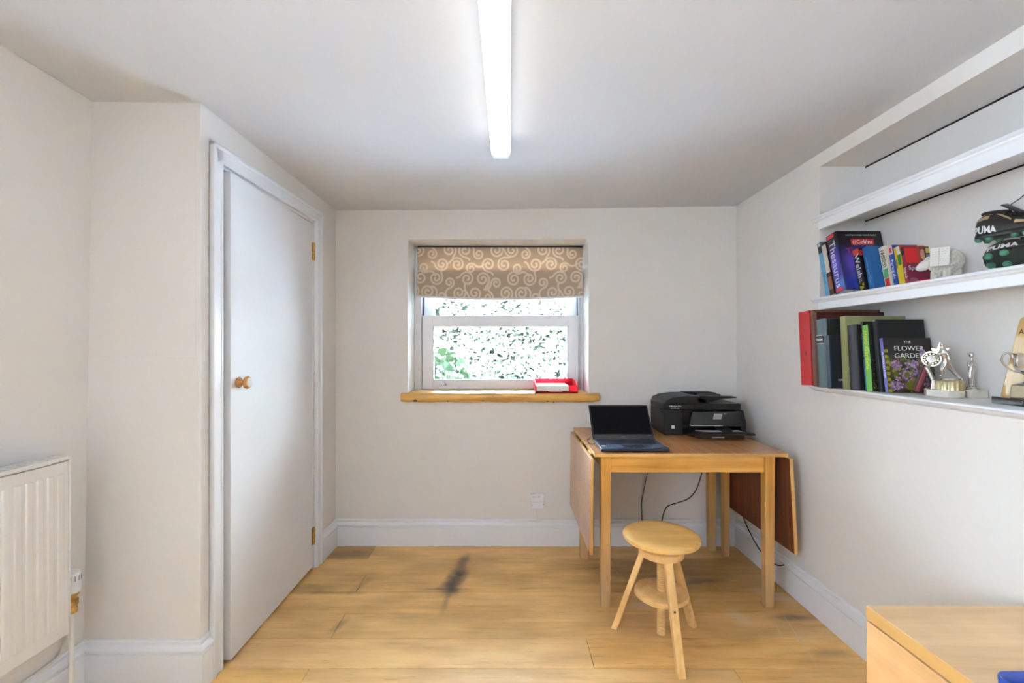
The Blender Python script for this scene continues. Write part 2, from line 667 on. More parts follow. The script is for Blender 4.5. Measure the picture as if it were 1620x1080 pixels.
def build_floor():
    bm = bmesh.new()
    lay = bm.loops.layers.float_color.new('tone')
    joints = {4: (-0.86, 0.80), 3: (-1.3, 0.62), 2: (-0.806, 0.66), 1: (-1.3, 0.75), 0: (-0.79,), -1: (0.343, -1.2), -2: (-0.80, 0.9)}
    fix = {(4, 0): (.12, .0), (4, 1): (.50, .15), (4, 2): (.30, .1), (3, 0): (.42, .1), (3, 1): (.46, .1), (3, 2): (.22, .0), (2, 0): (.40, .1), (2, 1): (.46, .1), (2, 2): (.20, .0),  # under-table boards darker, with shade and dirt both in the tone
           (1, 0): (.40, .1), (1, 1): (.58, .3), (1, 2): (.38, .0), (0, 0): (.50, .45), (0, 1): (.50, .45), (-1, 0): (.62, .5), (-1, 1): (.80, .85), (-1, 2): (.66, .1), (-2, 0): (.62, .1), (-2, 1): (.60, .8), (-2, 2): (.70, .2)}
    for row in range(-19, 6):
        y0 = 2.015 + 0.19 * row
        y1 = y0 + 0.19
        cuts = sorted(joints.get(row, (random.uniform(-1.2, 0), random.uniform(0.3, 1.3))))
        xs = [-1.95] + list(cuts) + [1.75]
        for k, (xa, xb) in enumerate(zip(xs[:-1], xs[1:])):
            t, p = fix.get((row, k), (random.uniform(.3, .8), random.uniform(0, .5)))
            g = 0.0012
            c = (t, random.random(), p, 1)
            e = 0.0028
            top = [bm.verts.new(q) for q in ((xa + g + e, y0 + g + e, 0), (xb - g - e, y0 + g + e, 0), (xb - g - e, y1 - g - e, 0), (xa + g + e, y1 - g - e, 0))]
            mid = [bm.verts.new(q) for q in ((xa + g, y0 + g, -.0012), (xb - g, y0 + g, -.0012), (xb - g, y1 - g, -.0012), (xa + g, y1 - g, -.0012))]
            low = [bm.verts.new(q) for q in ((xa + g, y0 + g, -.02), (xb - g, y0 + g, -.02), (xb - g, y1 - g, -.02), (xa + g, y1 - g, -.02))]
            fs = [bm.faces.new(top)]
            for u, v in ((top, mid), (mid, low)):
                for i in range(4):
                    j = (i + 1) % 4
                    fs.append(bm.faces.new((u[j], u[i], v[i], v[j])))
            for f in fs:
                for l in f.loops:
                    l[lay] = c
    bmesh.ops.recalc_face_normals(bm, faces=bm.faces[:])
    me = bpy.data.meshes.new('floor')
    bm.to_mesh(me)
    bm.free()
    return struct(finish('floor', me, floor_material(), smooth=False))


build_floor()
f = MB()
f.box(-1.95, 1.75, RY - .2, BY + .3, -0.08, -0.019)
struct(f.build('floor_base', m_dark, smooth=False))

# ceiling: uneven old plaster, a little higher towards the camera
pts = [(-1.128, 2.965, 2.1786), (1.4825, 2.965, 2.2075), (0, 2.965, 2.197), (-1.165, 1.72, 2.1975), (-1.577, 1.72, 2.2095), (-1.58, 1.40, 2.232),
       (1.4825, 1.31, 2.213), (1.4825, 2.0, 2.207), (-1.6, 0.0, 2.27), (1.5, 0.0, 2.225), (0, 0, 2.235), (0, -1.6, 2.25)]
A = np.array([[1, x, 2.965 - y, x * (2.965 - y), x * x] for x, y, z in pts])
cf = np.linalg.lstsq(A, np.array([z for *_, z in pts]), rcond=None)[0]


def ceil_z(x, y):
    d = 2.965 - y
    return cf[0] + cf[1] * x + cf[2] * d + cf[3] * x * d + cf[4] * x * x


f = MB()
gx = [-1.95 + 3.7 * i / 24 for i in range(25)]
gy = [RY - .2 + (3.35 - RY + .2) * i / 30 for i in range(31)]
vv = [[f._v((x, y, ceil_z(x, min(y, 3.0)))) for x in gx] for y in gy]
vt = [[f._v((x, y, 2.60)) for x in (gx[0], gx[-1])] for y in (gy[0], gy[-1])]
for j in range(30):
    for i in range(24):
        f.face([vv[j][i], vv[j][i + 1], vv[j + 1][i + 1], vv[j + 1][i]])
f.face([vt[0][0], vt[0][1], vt[1][1], vt[1][0]])
struct(f.build('ceiling', m_ceil))

# back wall with the window opening
WX0, WX1, WZ0, WZ1 = -0.659, 0.519, 0.935, 1.993
TOPZ = 2.42
f = MB()
xs, zs = [-1.95, WX0, WX1, 1.75], [-0.05, WZ0, WZ1, TOPZ]
ys = [BY, BY + 0.30]
for i in range(3):
    for j in range(3):
        if i == 1 and j == 1:
            continue
        for y in ys:
            v = [f._v(q) for q in ((xs[i], y, zs[j]), (xs[i + 1], y, zs[j]), (xs[i + 1], y, zs[j + 1]), (xs[i], y, zs[j + 1]))]
            f.face(v)
for a, b in (((WX0, WZ0), (WX1, WZ0)), ((WX1, WZ0), (WX1, WZ1)), ((WX1, WZ1), (WX0, WZ1)), ((WX0, WZ1), (WX0, WZ0))):
    f.face([f._v((a[0], ys[0], a[1])), f._v((b[0], ys[0], b[1])), f._v((b[0], ys[1], b[1])), f._v((a[0], ys[1], a[1]))])
bmesh.ops.remove_doubles(f.bm, verts=f.bm.verts[:], dist=1e-5)
struct(f.build('wall_back', m_wall, bevel=0.008, seg=3))

# right wall with the alcove
f = MB()
f.box(RX, 1.95, NY1, BY + .3, -.05, TOPZ)
f.box(RX, 1.95, RY - .2, .02, -.05, TOPZ)
f.box(RX, 1.95, .34, NY0, -.05, TOPZ)
f.box(RX, 1.95, .02, .34, -.05, .95)  # opening for the added fill window
f.box(RX, 1.95, .02, .34, 1.95, TOPZ)
f.box(RX, 1.95, NY0, NY1, -.05, NZ0)
f.box(RX, 1.95, NY0, NY1, NZ1, TOPZ)
f.box(NX, 1.95, NY0, NY1, NZ0, NZ1)
struct(f.build('wall_right', m_wall))

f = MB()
f.box(NX - .003, NX + .01, NY0, NY1, NZ1 - .0065, NZ1 + .001)  # dark strip drawn for the gap along the back panel's top
struct(f.build('dark_gap_1', m_dark))
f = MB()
f.box(NX - .003, NX + .01, NY0, NY1, 1.885, 1.8905)  # dark strip drawn for the line under the top shelf
struct(f.build('dark_gap_2', m_dark))
# left wall leans a little; the boxed-in column stands in its far corner
LWX = lambda z: -1.607 + .035 * (z + .05) / 2.47
f = MB()
for y0, y1, z0, z1 in ((RY - .2, -1.30, -.05, TOPZ), (-.35, 1.80, -.05, TOPZ), (-1.30, -.35, -.05, .95), (-1.30, -.35, 1.95, TOPZ)):  # leaves a hole for the other added window
    f.hexa([(-1.9, y0, z0), (LWX(z0), y0, z0), (LWX(z0), y1, z0), (-1.9, y1, z0), (-1.9, y0, z1), (LWX(z1), y0, z1), (LWX(z1), y1, z1), (-1.9, y1, z1)])
struct(f.build('wall_left', m_wall))
f = MB()
f.box(-1.95, -1.165, 1.72, 1.80, -.05, TOPZ)
f.box(-1.61, -1.172, 1.7185, 1.722, -.05, 1.2545)
f.box(-1.1835, -1.1645, 1.7188, 1.722, -.05, TOPZ)
struct(f.build('wall_column', m_wall, bevel=0.0015))
# door wall
DA0, DA1, DZ = 0.108, 0.940, 2.022
f = MB(DW)
f.box(-.22, -.07, 0.0, 1.30, -.05, TOPZ)
f.box(-.07, 0, 0.0, DA0, -.05, TOPZ)
f.box(-.07, 0, DA1, 1.30, -.05, TOPZ)
f.box(-.07, 0, DA0, DA1, DZ, TOPZ)
struct(f.build('wall_door', m_wall))
# unseen side windows beside and behind the camera, added for fill daylight
for nm, xw, ya, yb in (('fill_window_2', RX + .22, .02, .34), ('fill_window_3', -1.86, -1.30, -.35)):
    wr = structroot(nm, T(xw + .03, (ya + yb) / 2, .95))
    ym = (ya + yb) / 2
    f = MB()
    for y0, y1, z0, z1 in ((ya, ya + .05, .95, 1.95), (yb - .05, yb, .95, 1.95), (ya + .05, yb - .05, .95, 1.0), (ya + .05, yb - .05, 1.90, 1.95), (ym - .02, ym + .02, 1.0, 1.90)):
        f.box(xw, xw + .06, y0, y1, z0, z1)
    f.build('window_frame', m_upvc, wr)
# rear wall
f = MB()
f.box(-1.95, 1.95, RY - .2, RY, -.05, TOPZ)
struct(f.build('wall_rear', m_wall))


def skirting(name, M, length, pre=0.0, post=0.0, h=0.172):
    """runs along local y from 0 to length, face out along +x"""
    t = 0.019
    prof = [(0, 0), (t, 0), (t, h - .050), (t - .004, h - .048), (t - .004, h - .044), (t + .001, h - .042), (t + .002, h - .034), (t - .001, h - .026),
            (t - .007, h - .020), (t - .010, h - .0175), (t - .010, h - .014), (t - .0085, h - .012), (t - .0085, h - .004), (t - .011, h), (0, h)]
    f = MB(M)
    rings = []
    for yy, slant in ((0, pre), (length, post)):
        rings.append([M @ Vector((x, yy + x * slant, z)) for x, z in prof])
    f.M = None
    f.rings(rings)
    return struct(f.build(name, m_trim, ang=25))


def run(x0, y0, x1, y1):
    """frame whose y runs p0->p1 and x points to the left-hand... into the room"""
    d = Vector((x1 - x0, y1 - y0, 0))
    L = d.length
    d.normalize()
    nx = Vector((d.y, -d.x, 0))
    M = Matrix(((nx.x, d.x, 0, x0), (nx.y, d.y, 0, y0), (0, 0, 1, 0), (0, 0, 0, 1)))
    return M, L


M, L = run(-1.128, BY, RX, BY)
skirting('baseboard_back', M, L, 1, -1)
M, L = run(RX, BY, RX, RY)
skirting('baseboard_right', M, L, 1, -1)
M, L = run(-1.605, RY, -1.605, 1.72)
skirting('baseboard_left', M, L, 1, -1, h=0.186)
M, L = run(-1.606, 1.72, -1.165, 1.72)
skirting('baseboard_column', M, L, 1, 1, h=0.186)
p0, p1 = DW @ Vector((0, 0, 0)), DW @ Vector((0, .044, 0))
M, L = run(p0.x, p0.y, p1.x, p1.y)
skirting('baseboard_corner', M, L, -1, 0, h=0.186)
p0, p1 = DW @ Vector((0, 1.0, 0)), DW @ Vector((0, 1.246, 0))
M, L = run(p0.x, p0.y, p1.x, p1.y)
skirting('baseboard_door', M, L, 0, -1)

# door casing and door
f = MB(DW)
for w0, w1, th in ((0.000, 0.064, 0.017), (0.000, 0.016, 0.024), (0.048, 0.060, 0.020)):
    # w measured from the outer edge inwards
    a0, a1, zt = 0.044, 1.004, 2.086
    f.box(0, th, a0 + w0, a0 + w1, 0, zt - w0)
    f.box(0, th, a1 - w1, a1 - w0, 0, zt - w0)
    f.box(0, th, a0 + w0, a1 - w0, zt - w1, zt - w0)
struct(f.build('trim_1', m_trim, bevel=0.003))
f = MB(DW)
f.box(-.07, -.001, DA0 - .001, DA0 + .012, 0, DZ)
f.box(-.07, -.030, DA0 + .012, DA0 + .022, 0, DZ)
f.box(-.07, -.001, DA1 - .012, DA1 + .001, 0, DZ)
f.box(-.07, -.001, DA0, DA1, DZ - .012, DZ + .001)
struct(f.build('trim_2', m_trim, bevel=0.0015))

hinge_p = DW @ Vector((-0.002, DA1 - .012, 0))
DM = Matrix.Translation(hinge_p) @ Matrix.Rotation(math.atan2(-SLOPE, 1) - R(2.3) + R(4.6), 4, 'Z')
door = structroot('door_1', DM)
DWID = 0.796
f = MB()
f.box(-0.036, 0.0, -DWID, -0.002, 0.014, 2.003)
leaf = f.build('door_leaf', m_door, door, bevel=0.002, local=True)
m_knob = wood('knob_wood', (.30, .12, .03), (.45, .20, .05), (.62, .32, .10), 'X', 0.25, coat=0.4)
f = MB()
kM = Matrix.Translation((0, -DWID + .052, 1.140))
f.lathe([(0.004, 0.0), (0.021, 0.0), (0.0235, 0.004), (0.021, 0.008), (0.0125, 0.012), (0.0105, 0.020), (0.014, 0.026), (0.0245, 0.032), (0.0265, 0.038), (0.024, 0.044), (0.0215, 0.0462), (0.004, 0.0468)], n=28, axis='X', M=kM)
kn = f.build('door_knob', m_knob, door, local=True)
f = MB()
f.lathe([(0.002, 0.0462), (0.0205, 0.0464), (0.019, 0.0495), (0.012, 0.0525), (0.002, 0.0535)], n=28, axis='X', M=kM)
f.build('knob_cap', mat('pale_knob_cap', (0.72, 0.66, 0.56), 0.3, noise=0.05), kn, local=True)
for hz in (1.845, 0.192):
    f = MB()
    f.lathe([(0.0055, -.05), (0.006, -.018), (0.006, .018), (0.0055, .05)], c=(0.0055, 0.000, hz), n=12)
    f.box(-.001, 0.0016, -.018, -.002, hz - .05, hz + .05)
    for k in (-.034, 0, .034):
        f.lathe([(0.0072, k - .003), (0.0072, k + .003)], c=(0.0055, 0.0, hz), n=12)
    hg = f.build('hinge', m_brass, door, local=True)

# window
win = structroot('window_1', T((WX0 + WX1) / 2, 3.19, 0.99))
FY = 3.185
f = MB()
f.box(WX0, WX0 + .048, FY, FY + .09, .985, WZ1)
f.box(WX1 - .030, WX1, FY, FY + .09, .985, WZ1)
f.box(WX0, WX1, FY, FY + .09, WZ1 - .05, WZ1)
f.box(WX0, WX1, FY + .01, FY + .09, .975, .997)
f.build('window_frame', m_upvc, win, bevel=0.002)
m_gasket = mat('grey_gasket', (0.10, 0.12, 0.16), 0.6, noise=0.05)
f = MB()
f.box(WX0 + .048, WX0 + .056, FY + .03, FY + .085, 1.0, WZ1 - .05)
f.box(WX1 - .038, WX1 - .030, FY + .03, FY + .085, 1.0, WZ1 - .05)
f.build('sash_channel', m_gasket, win)

m_glass = bpy.data.materials.new('window_glass')
m_glass.use_nodes = True
nt = m_glass.node_tree
nt.nodes.remove(nt.nodes['Principled BSDF'])
tr = nt.nodes.new('ShaderNodeBsdfTransparent')
tr.inputs['Color'].default_value = (0.95, 0.98, 0.97, 1)
gl = nt.nodes.new('ShaderNodeBsdfGlossy')
gl.inputs['Roughness'].default_value = 0.02
lw = nt.nodes.new('ShaderNodeLayerWeight')
lw.inputs['Blend'].default_value = 0.25
ms = nt.nodes.new('ShaderNodeMixShader')
nt.links.new(lw.outputs['Fresnel'], ms.inputs['Fac'])
nt.links.new(tr.outputs[0], ms.inputs[1])
nt.links.new(gl.outputs[0], ms.inputs[2])
nt.links.new(ms.outputs[0], nt.nodes['Material Output'].inputs['Surface'])


def sash(name, x0, x1, z0, z1, y, st, rt, rb, bars):
    f = MB()
    f.box(x0, x0 + st, y, y + .035, z0, z1)
    f.box(x1 - st, x1, y, y + .035, z0, z1)
    f.box(x0 + st, x1 - st, y, y + .035, z0, z0 + rb)
    f.box(x0 + st, x1 - st, y, y + .035, z1 - rt, z1)
    # glazing bead
    for a, b, c, d in ((x0 + st, x0 + st + .008, z0 + rb, z1 - rt), (x1 - st - .008, x1 - st, z0 + rb, z1 - rt),
                       (x0 + st, x1 - st, z0 + rb, z0 + rb + .008), (x0 + st, x1 - st, z1 - rt - .008, z1 - rt)):
        f.box(a, b, y + .006, y + .03, c, d)
    for bx in bars:
        f.box(bx - .013, bx + .013, y + .008, y + .03, z0 + rb, z1 - rt)
    s = f.build(name, m_upvc, win, bevel=0.002)
    f = MB()
    f.box(x0 + st, x1 - st, y + .017, y + .021, z0 + rb, z1 - rt)
    f.build('glass_pane', m_glass, s, smooth=False)
    return s


k = 3.19 / 720
low = sash('lower_sash', (668.3 - 805) * k, (914.8 - 805) * k, .996, EYE - (499 - 550) * k, 3.188, 16 * k, 16 * k, 13.5 * k, ())
ku = 3.235 / 720
upp = sash('upper_sash', (671 - 805) * ku, (912 - 805) * ku, EYE - (516 - 550) * ku, WZ1 - .052, 3.232, 14.5 * ku, .05, .05, ((756 - 805) * ku, (829 - 805) * ku))
for u in (706, 877):     # sash locks on the meeting rail
    p = px(u, 498, 3.20)
    f = MB()
    f.box(p.x - .026, p.x + .026, 3.192, 3.222, p.z - .003, p.z + .004)
    f.lathe([(.012, 0), (.013, .005), (.009, .010), (.003, .011)], c=(p.x, 3.207, p.z + .003), n=16)
    f.tube([(p.x, 3.205, p.z + .010), (p.x + .018, 3.197, p.z + .012), (p.x + .036, 3.193, p.z + .010)], .0045)
    f.build('sash_lock', m_chrome, low)
p = px(702, 607, 3.188)
f = MB()
f.box(p.x - .020, p.x + .020, 3.183, 3.189, p.z - .012, p.z + .002)
f.box(p.x - .009, p.x + .009, 3.176, 3.189, p.z - .002, p.z + .020)
f.lathe([(.004, 0), (.004, .004)], c=(p.x - .013, 3.180, p.z - .006), n=10, axis='Y')
f.lathe([(.004, 0), (.004, .004)], c=(p.x + .013, 3.180, p.z - .006), n=10, axis='Y')
f.build('sash_catch', mat('satin_steel', (.45, .45, .47), .35, .9, noise=.05), low, bevel=.0015)

m_sill = wood('pine_sill', (.44, .21, .04), (.78, .42, .09), (.88, .54, .15), 'X', 0.35, fine=0.8, coat=0.3)
f = MB()
sx0, sx1, sy0 = -.697, .584, 2.918
rng = random.Random(3)
N = 60
rr = []
for i in range(N + 1):
    x = sx0 + (sx1 - sx0) * i / N
    w = 0.0025 * math.sin(i * .55) + .0015 * math.sin(i * 1.7 + 1)
    e = 0.012 * (max(0, 1 - i / 1.5) ** 2 + max(0, 1 - (N - i) / 1.5) ** 2)
    yb = 3.20 if WX0 + .002 < x < WX1 - .002 else BY - .002
    zt, zb = .992, .937
    rr.append([(x, sy0 + .010 + e, zb + .001 + w), (x, sy0 + .002 + e, zb + .010 + w), (x, sy0 + e, zb + .030), (x, sy0 + .003 + e, zt - .007), (x, sy0 + .010 + e, zt), (x, yb, zt), (x, yb, zb + w * .3)])
f.rings(rr)
sill = f.build('window_sill', m_sill, win, ang=50)
f = MB()
for u, v, a, b in ((657, 633.5, 7, 4), (708, 634.5, 2.5, 1.8), (764, 634.2, 4, 1.6), (780, 627, 3, 1.4), (806, 628, 4, 1.6), (866, 634.5, 5, 1.8), (876, 636, 3, 1.2), (902, 628.5, 2.5, 1.2), (836, 628.5, 2, 1)):
    p = px(u, v, sy0 + .003)
    f.ball((p.x, sy0 + .005, p.z), a * .0041 * .5, .0052, b * .0041 * .5, n=12, m=6)
f.build('knot', mat('dark_knot', (.07, .035, .012), .6, noise=.2), sill)

# ------------------------------------------------------------------ outside
f = MB()
f.box(-9, 9, 3.4, 14, -.25, -.15)
g = f.build('bounce_ground', mat('blue_bounce_surface', (.44, .52, .66), .9, noise=.1, nscale=9, bump=.3, bscale=40), smooth=False)  # unseen ground, pale and blue-tinted to bounce cool light onto the ceiling
g['kind'] = 'structure'


def leaf_mat(name, c1, c2, tl=0.35):
    m = bpy.data.materials.new(name)
    m.use_nodes = True
    nt = m.node_tree
    b = nt.nodes['Principled BSDF']
    b.inputs['Roughness'].default_value = .5
    gi = nt.nodes.new('ShaderNodeNewGeometry')
    r = nt.nodes.new('ShaderNodeValToRGB')
    r.color_ramp.elements[0].color = (*c1, 1)
    r.color_ramp.elements[1].color = (*c2, 1)
    nt.links.new(gi.outputs['Random Per Island'], r.inputs['Fac'])
    nt.links.new(r.outputs['Color'], b.inputs['Base Color'])
    tr = nt.nodes.new('ShaderNodeBsdfTranslucent')
    nt.links.new(r.outputs['Color'], tr.inputs['Color'])
    ms = nt.nodes.new('ShaderNodeMixShader')
    ms.inputs['Fac'].default_value = tl
    nt.links.new(b.outputs[0], ms.inputs[1])
    nt.links.new(tr.outputs[0], ms.inputs[2])
    nt.links.new(ms.outputs[0], nt.nodes['Material Output'].inputs['Surface'])
    return m


def leaves(points, size, rng, name, material, parent, broad=0.5):
    vs, fs = [], []
    for p in points:
        s = size * rng.uniform(.6, 1.3)
        q = Euler((rng.uniform(-1, 1), rng.uniform(-1, 1), rng.uniform(0, 6.28))).to_matrix()
        i = len(vs)
        for a, b, c in ((0, 0, 0), (broad * .8, .35, .06), (broad * .6, .75, .04), (0, 1.0, -.08), (-broad * .6, .75, .04), (-broad * .8, .35, .06)):
            vs.append(Vector(p) + q @ Vector((a * s, b * s, c * s)))
        fs += [(i, i + 1, i + 2, i + 3), (i, i + 3, i + 4, i + 5)]
    me = bpy.data.meshes.new(name)
    me.from_pydata([tuple(v) for v in vs], [], fs)
    return finish(name, me, material, parent, smooth=False)


rng = random.Random(11)
hedge = thing('garden_hedge', 'tall pale sunlit hedge filling the view beyond the window', 'hedge', T(0.3, 7.0, -.15))
pp, pd = [], []
for i in range(26000):
    x = rng.uniform(-4, 4)
    z = rng.uniform(-.15, 2.12)
    y = 7.0 + rng.gauss(0, .10) + .10 * math.sin(x * 2.3) * math.sin(z * 3.1) + .08 * z
    (pp if rng.random() < .55 else pd).append((x, y, z) if len(pp) else (x, y, z))
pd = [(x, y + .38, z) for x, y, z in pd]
leaves(pp, .056, rng, 'foliage', leaf_mat('hedge_leaf', (.48, .54, .60), (.70, .78, .86), .25), hedge)  # leaf colour tinted blue-white so the hedge sends cool light indoors
leaves(pd, .15, rng, 'inner_foliage', leaf_mat('shade_leaf', (.020, .026, .016), (.05, .065, .04), .1), hedge)  # dark leaf colour stands in for the shaded depth between front leaves
f = MB()
for i in range(46):
    x = rng.uniform(-3.2, 3.2)
    pts_ = [(x + rng.uniform(-.10, .10) * j, 7.30 + rng.uniform(-.1, .1), -.15 + j * .42) for j in range(6)]
    f.tube(spline(pts_, 4), [.022 - .0008 * k for k in range(21)], 6)
f.build('stem', mat('hedge_bark', (.20, .17, .13), .9, noise=.3), hedge)
shrub = thing('garden_shrub', 'young shrub with broad green leaves close outside the window on the left', 'shrub', T(-.62, 4.3, -.15))
f = MB()
pp = []
for tx, tz in ((-.36, 1.10), (-.42, 1.02), (-.47, 1.20), (-.55, 1.10), (-.58, 1.30), (-.66, 1.05), (-.70, 1.28), (-.74, 1.52), (-.78, 1.15), (-.82, 1.40), (-.62, .95), (-.50, .93), (-.95, 1.25), (-1.02, 1.5), (-.88, 1.0)):
    tip = Vector((tx, 4.3 + rng.uniform(-.2, .2), tz))
    base = Vector((-.70 + rng.uniform(-.05, .05), 4.3, -.15))
    mid = base.lerp(tip, .6) + Vector((-.05, 0, .12))
    c = spline([base, mid, tip], 8)
    f.tube(c, [.010 - .0004 * k for k in range(len(c))], 5)
    for q in range(16):
        t = rng.uniform(.6, 1)
        pp.append(c[int(t * (len(c) - 1))] + Vector((rng.gauss(0, .05), rng.gauss(0, .05), rng.gauss(0, .04))))
f.build('stem', MATS['hedge_bark'], shrub)
leaves(pp, .10, rng, 'foliage', leaf_mat('shrub_leaf', (.014, .034, .010), (.040, .075, .026), .4), shrub, broad=.6)

# ------------------------------------------------------------------ roman blind
m_blind = attr_mat('blind_fabric', 0.9, translucent=0.10)
bx0, bx1 = (659.5 - 805) * 3.14 / 720, (922.5 - 805) * 3.14 / 720
bz1, bz0 = EYE - (391.5 - 550) * 3.14 / 720, EYE - (466.0 - 550) * 3.14 / 720


def blind_print(U, V):
    w, h = bx1 - bx0, bz1 - bz0
    x, z = U * w, V * h
    best = np.full(x.shape, 9.0)
    rnd = random.Random(5)
    P = 0.108

    def spiral(cx, cz, r1, turns, a0, hand):
        k = np.arange(0, 1.0001, 1 / 46)
        th = a0 + hand * 2 * np.pi * turns * k
        rad = .007 + (r1 - .007) * k ** 0.8
        return np.stack([cx + rad * np.cos(th), cz + rad * np.sin(th)], 1)
    rows = [(.300, .0, 0), (.206, .5, 1), (.112, .12, 2), (.020, .62, 3)]
    segs = []
    for rz, off, n0 in rows:
        for i in range(-1, 13):
            big = ((i + n0) % 3 != 1)
            r = .045 if big else .033
            hand = 1 if (i + n0) % 2 else -1
            cx = (i + off) * P + (.008 if big else -.006)
            cz = rz + (.008 if big else -.018)
            s = spiral(cx, cz, r, 1.55 if big else 1.3, .9 + 2.1 * ((i * 2 + n0) % 3), hand)
            d = s[-1] - s[-2]
            ang = math.atan2(d[1], d[0])
            p = s[-1].copy()
            tail = []
            for q in range(9 if big else 14):
                ang += hand * .10 if q < 4 else -hand * .16
                p = p + .0060 * np.array([math.cos(ang), math.sin(ang)])
                tail.append(p.copy())
            segs.append(np.vstack([s, np.array(tail)]))
    for s in segs:
        lo, hi = s.min(0) - .02, s.max(0) + .02
        msk = (x > lo[0]) & (x < hi[0]) & (z > lo[1]) & (z < hi[1])
        if not msk.any():
            continue
        X, Z = x[msk], z[msk]
        d2 = np.full(X.shape, 9.0)
        for a in s:
            d2 = np.minimum(d2, (X - a[0]) ** 2 + (Z - a[1]) ** 2)
        best[msk] = np.minimum(best[msk], np.sqrt(d2))
    t = np.clip((.0082 - best) / .0030, 0, 1)[..., None]
    weave = (1 + .05 * np.sin(x * 2400) * np.sin(z * 2100))[..., None]
    a, b = np.array(srgb(182, 164, 142)), np.array(srgb(222, 208, 190))
    return (a * (1 - t) + b * t) * weave


blind = thing('roman_blind', 'taupe roman blind with pale scroll pattern drawn halfway up in the window', 'blind', T((bx0 + bx1) / 2, 3.14, bz0))


def blind_shape(U, V):
    d = np.zeros(U.shape + (3,))
    d[..., 1] = -.010 * np.sin(np.pi * V) + .004 * np.sin(U * 19) * (1 - V)
    d[..., 2] = (-.022 * np.sin(np.pi * U) ** .8) * (1 - V)
    edge = np.abs(U - .5) * 2
    d[..., 0] = -(U - .5) * .012 * np.sin(np.pi * V)
    return d


painted('fabric', (bx0, 3.140, bz0), (bx1 - bx0, 0, 0), (0, 0, bz1 - bz0), 460, 150, blind_print, m_blind, blind, local=False, shape=blind_shape)
m_lining = mat('white_lining', (.80, .80, .82), .8, noise=.03)
f = MB()
for k_, (zz, yy) in enumerate(((.175, 3.158), (.162, 3.166), (.150, 3.174))):
    N = 24
    rr = []
    for i in range(N + 1):
        u = i / N
        x = bx0 + (bx1 - bx0) * u
        sag = -.022 * math.sin(math.pi * u) ** .8
        rr.append([(x, yy, bz0 + zz), (x, yy + .004, bz0 + zz), (x, yy + .004, bz0 + sag - .012), (x, yy, bz0 + sag - .012)])
    f.rings(rr)
f.build('folded_lining', m_lining, blind)
f = MB()
N = 40
rr = []
for i in range(N + 1):
    u = i / N
    x = bx0 + (bx1 - bx0) * u
    z = bz0 - .022 * math.sin(math.pi * u) ** .8 - .009
    rr.append([(x, 3.143 + .006 * math.cos(t), z + .006 * math.sin(t)) for t in [2 * math.pi * q / 10 for q in range(10)]])
f.rings(rr)
f.build('hem', m_lining, blind)
f = MB()
f.box(bx0 + .004, bx1 - .004, 3.148, 3.178, bz1 - .012, WZ1 - .004)
f.build('top_gap_strip', mat('gap_shade', (.05, .045, .04), .5, noise=.1), blind)  # dark strip painted in as the shadow gap above the blind
f = MB()
f.box(bx0 - .012, bx0 - .006, 3.15, 3.165, bz0 + .06, bz1 - .01)
f.box(bx0 - .013, bx0 - .009, 3.13, 3.15, bz0 + .29, bz1)
f.build('side_tape', m_upvc, blind)
# beaded control chain at the right of the window
ch = MB()
cx = (916.5 - 805) * 3.172 / 720
for i in range(78):
    z = .999 + i * .0082
    for dx, dy in ((0, 0), (.010, .006)):
        ch.ball((cx + dx + .001 * math.sin(i * .4), 3.166 + dy, z), .0026, n=6, m=5)
f = MB()
chain = ch.build('control_chain', mat('chain_beads', (.10, .10, .11), .35, .4, noise=.5, nscale=160), blind)

# ------------------------------------------------------------------ ceiling light
LXc, LW = -.035, .0405
ly1, ly0 = 2.010, 0.30


def lamp_mat():
    m = bpy.data.materials.new('lit_diffuser')
    m.use_nodes = True
    nt = m.node_tree
    b = nt.nodes['Principled BSDF']
    b.inputs['Base Color'].default_value = (.85, .85, .83, 1)
    b.inputs['Roughness'].default_value = .4
    b.inputs['Emission Color'].default_value = (1.0, .99, .94, 1)
    tc = nt.nodes.new('ShaderNodeTexCoord')
    wv = nt.nodes.new('ShaderNodeTexWave')
    wv.inputs['Scale'].default_value = 60
    wv.bands_direction = 'X'
    nt.links.new(tc.outputs['Object'], wv.inputs['Vector'])
    mr = nt.nodes.new('ShaderNodeMapRange')
    mr.inputs['To Min'].default_value = LAMP_STRENGTH * .9
    mr.inputs['To Max'].default_value = LAMP_STRENGTH * 1.1
    nt.links.new(wv.outputs['Fac'], mr.inputs['Value'])
    nt.links.new(mr.outputs['Result'], b.inputs['Emission Strength'])
    return m


m_cap = mat('frosted_end_cap', (.80, .80, .78), .4, noise=.08, nscale=60)
m_lamp = lamp_mat()


def batten(ly0, ly1, label, group=None):
    light = thing('ceiling_light', label, 'ceiling light', T(LXc, (ly0 + ly1) / 2, 2.20), group)
    zt = ceil_z(LXc, ly1 - .1)
    f = MB()
    f.box(LXc - .0365, LXc + .0365, ly0, ly1 - .01, zt - .046, zt + .045)
    f.build('batten_body', m_upvc, light, bevel=.002)
    zb = zt - .083
    dprof = [(-LW + .004, zt - .042), (-LW, zt - .046), (-LW, zb + .010), (-LW + .007, zb + .002), (-LW + .014, zb), (LW - .014, zb), (LW - .007, zb + .002), (LW, zb + .010), (LW, zt - .046), (LW - .004, zt - .042)]
    f = MB()
    f.rings([[(LXc + x, y, z) for x, z in dprof] for y in (ly0 + .03, ly1 - .035)])
    f.build('diffuser', m_lamp, light)
    for ya, yb in ((ly0, ly0 + .03), (ly1 - .035, ly1)):
        f = MB()
        f.rings([[(LXc + x * 1.01, y, z) for x, z in dprof] for y in (ya, yb)])
        f.build('end_cap', m_cap, light, bevel=.002)


batten(ly0, ly1, 'long white fluorescent batten light glowing on the ceiling before the window')

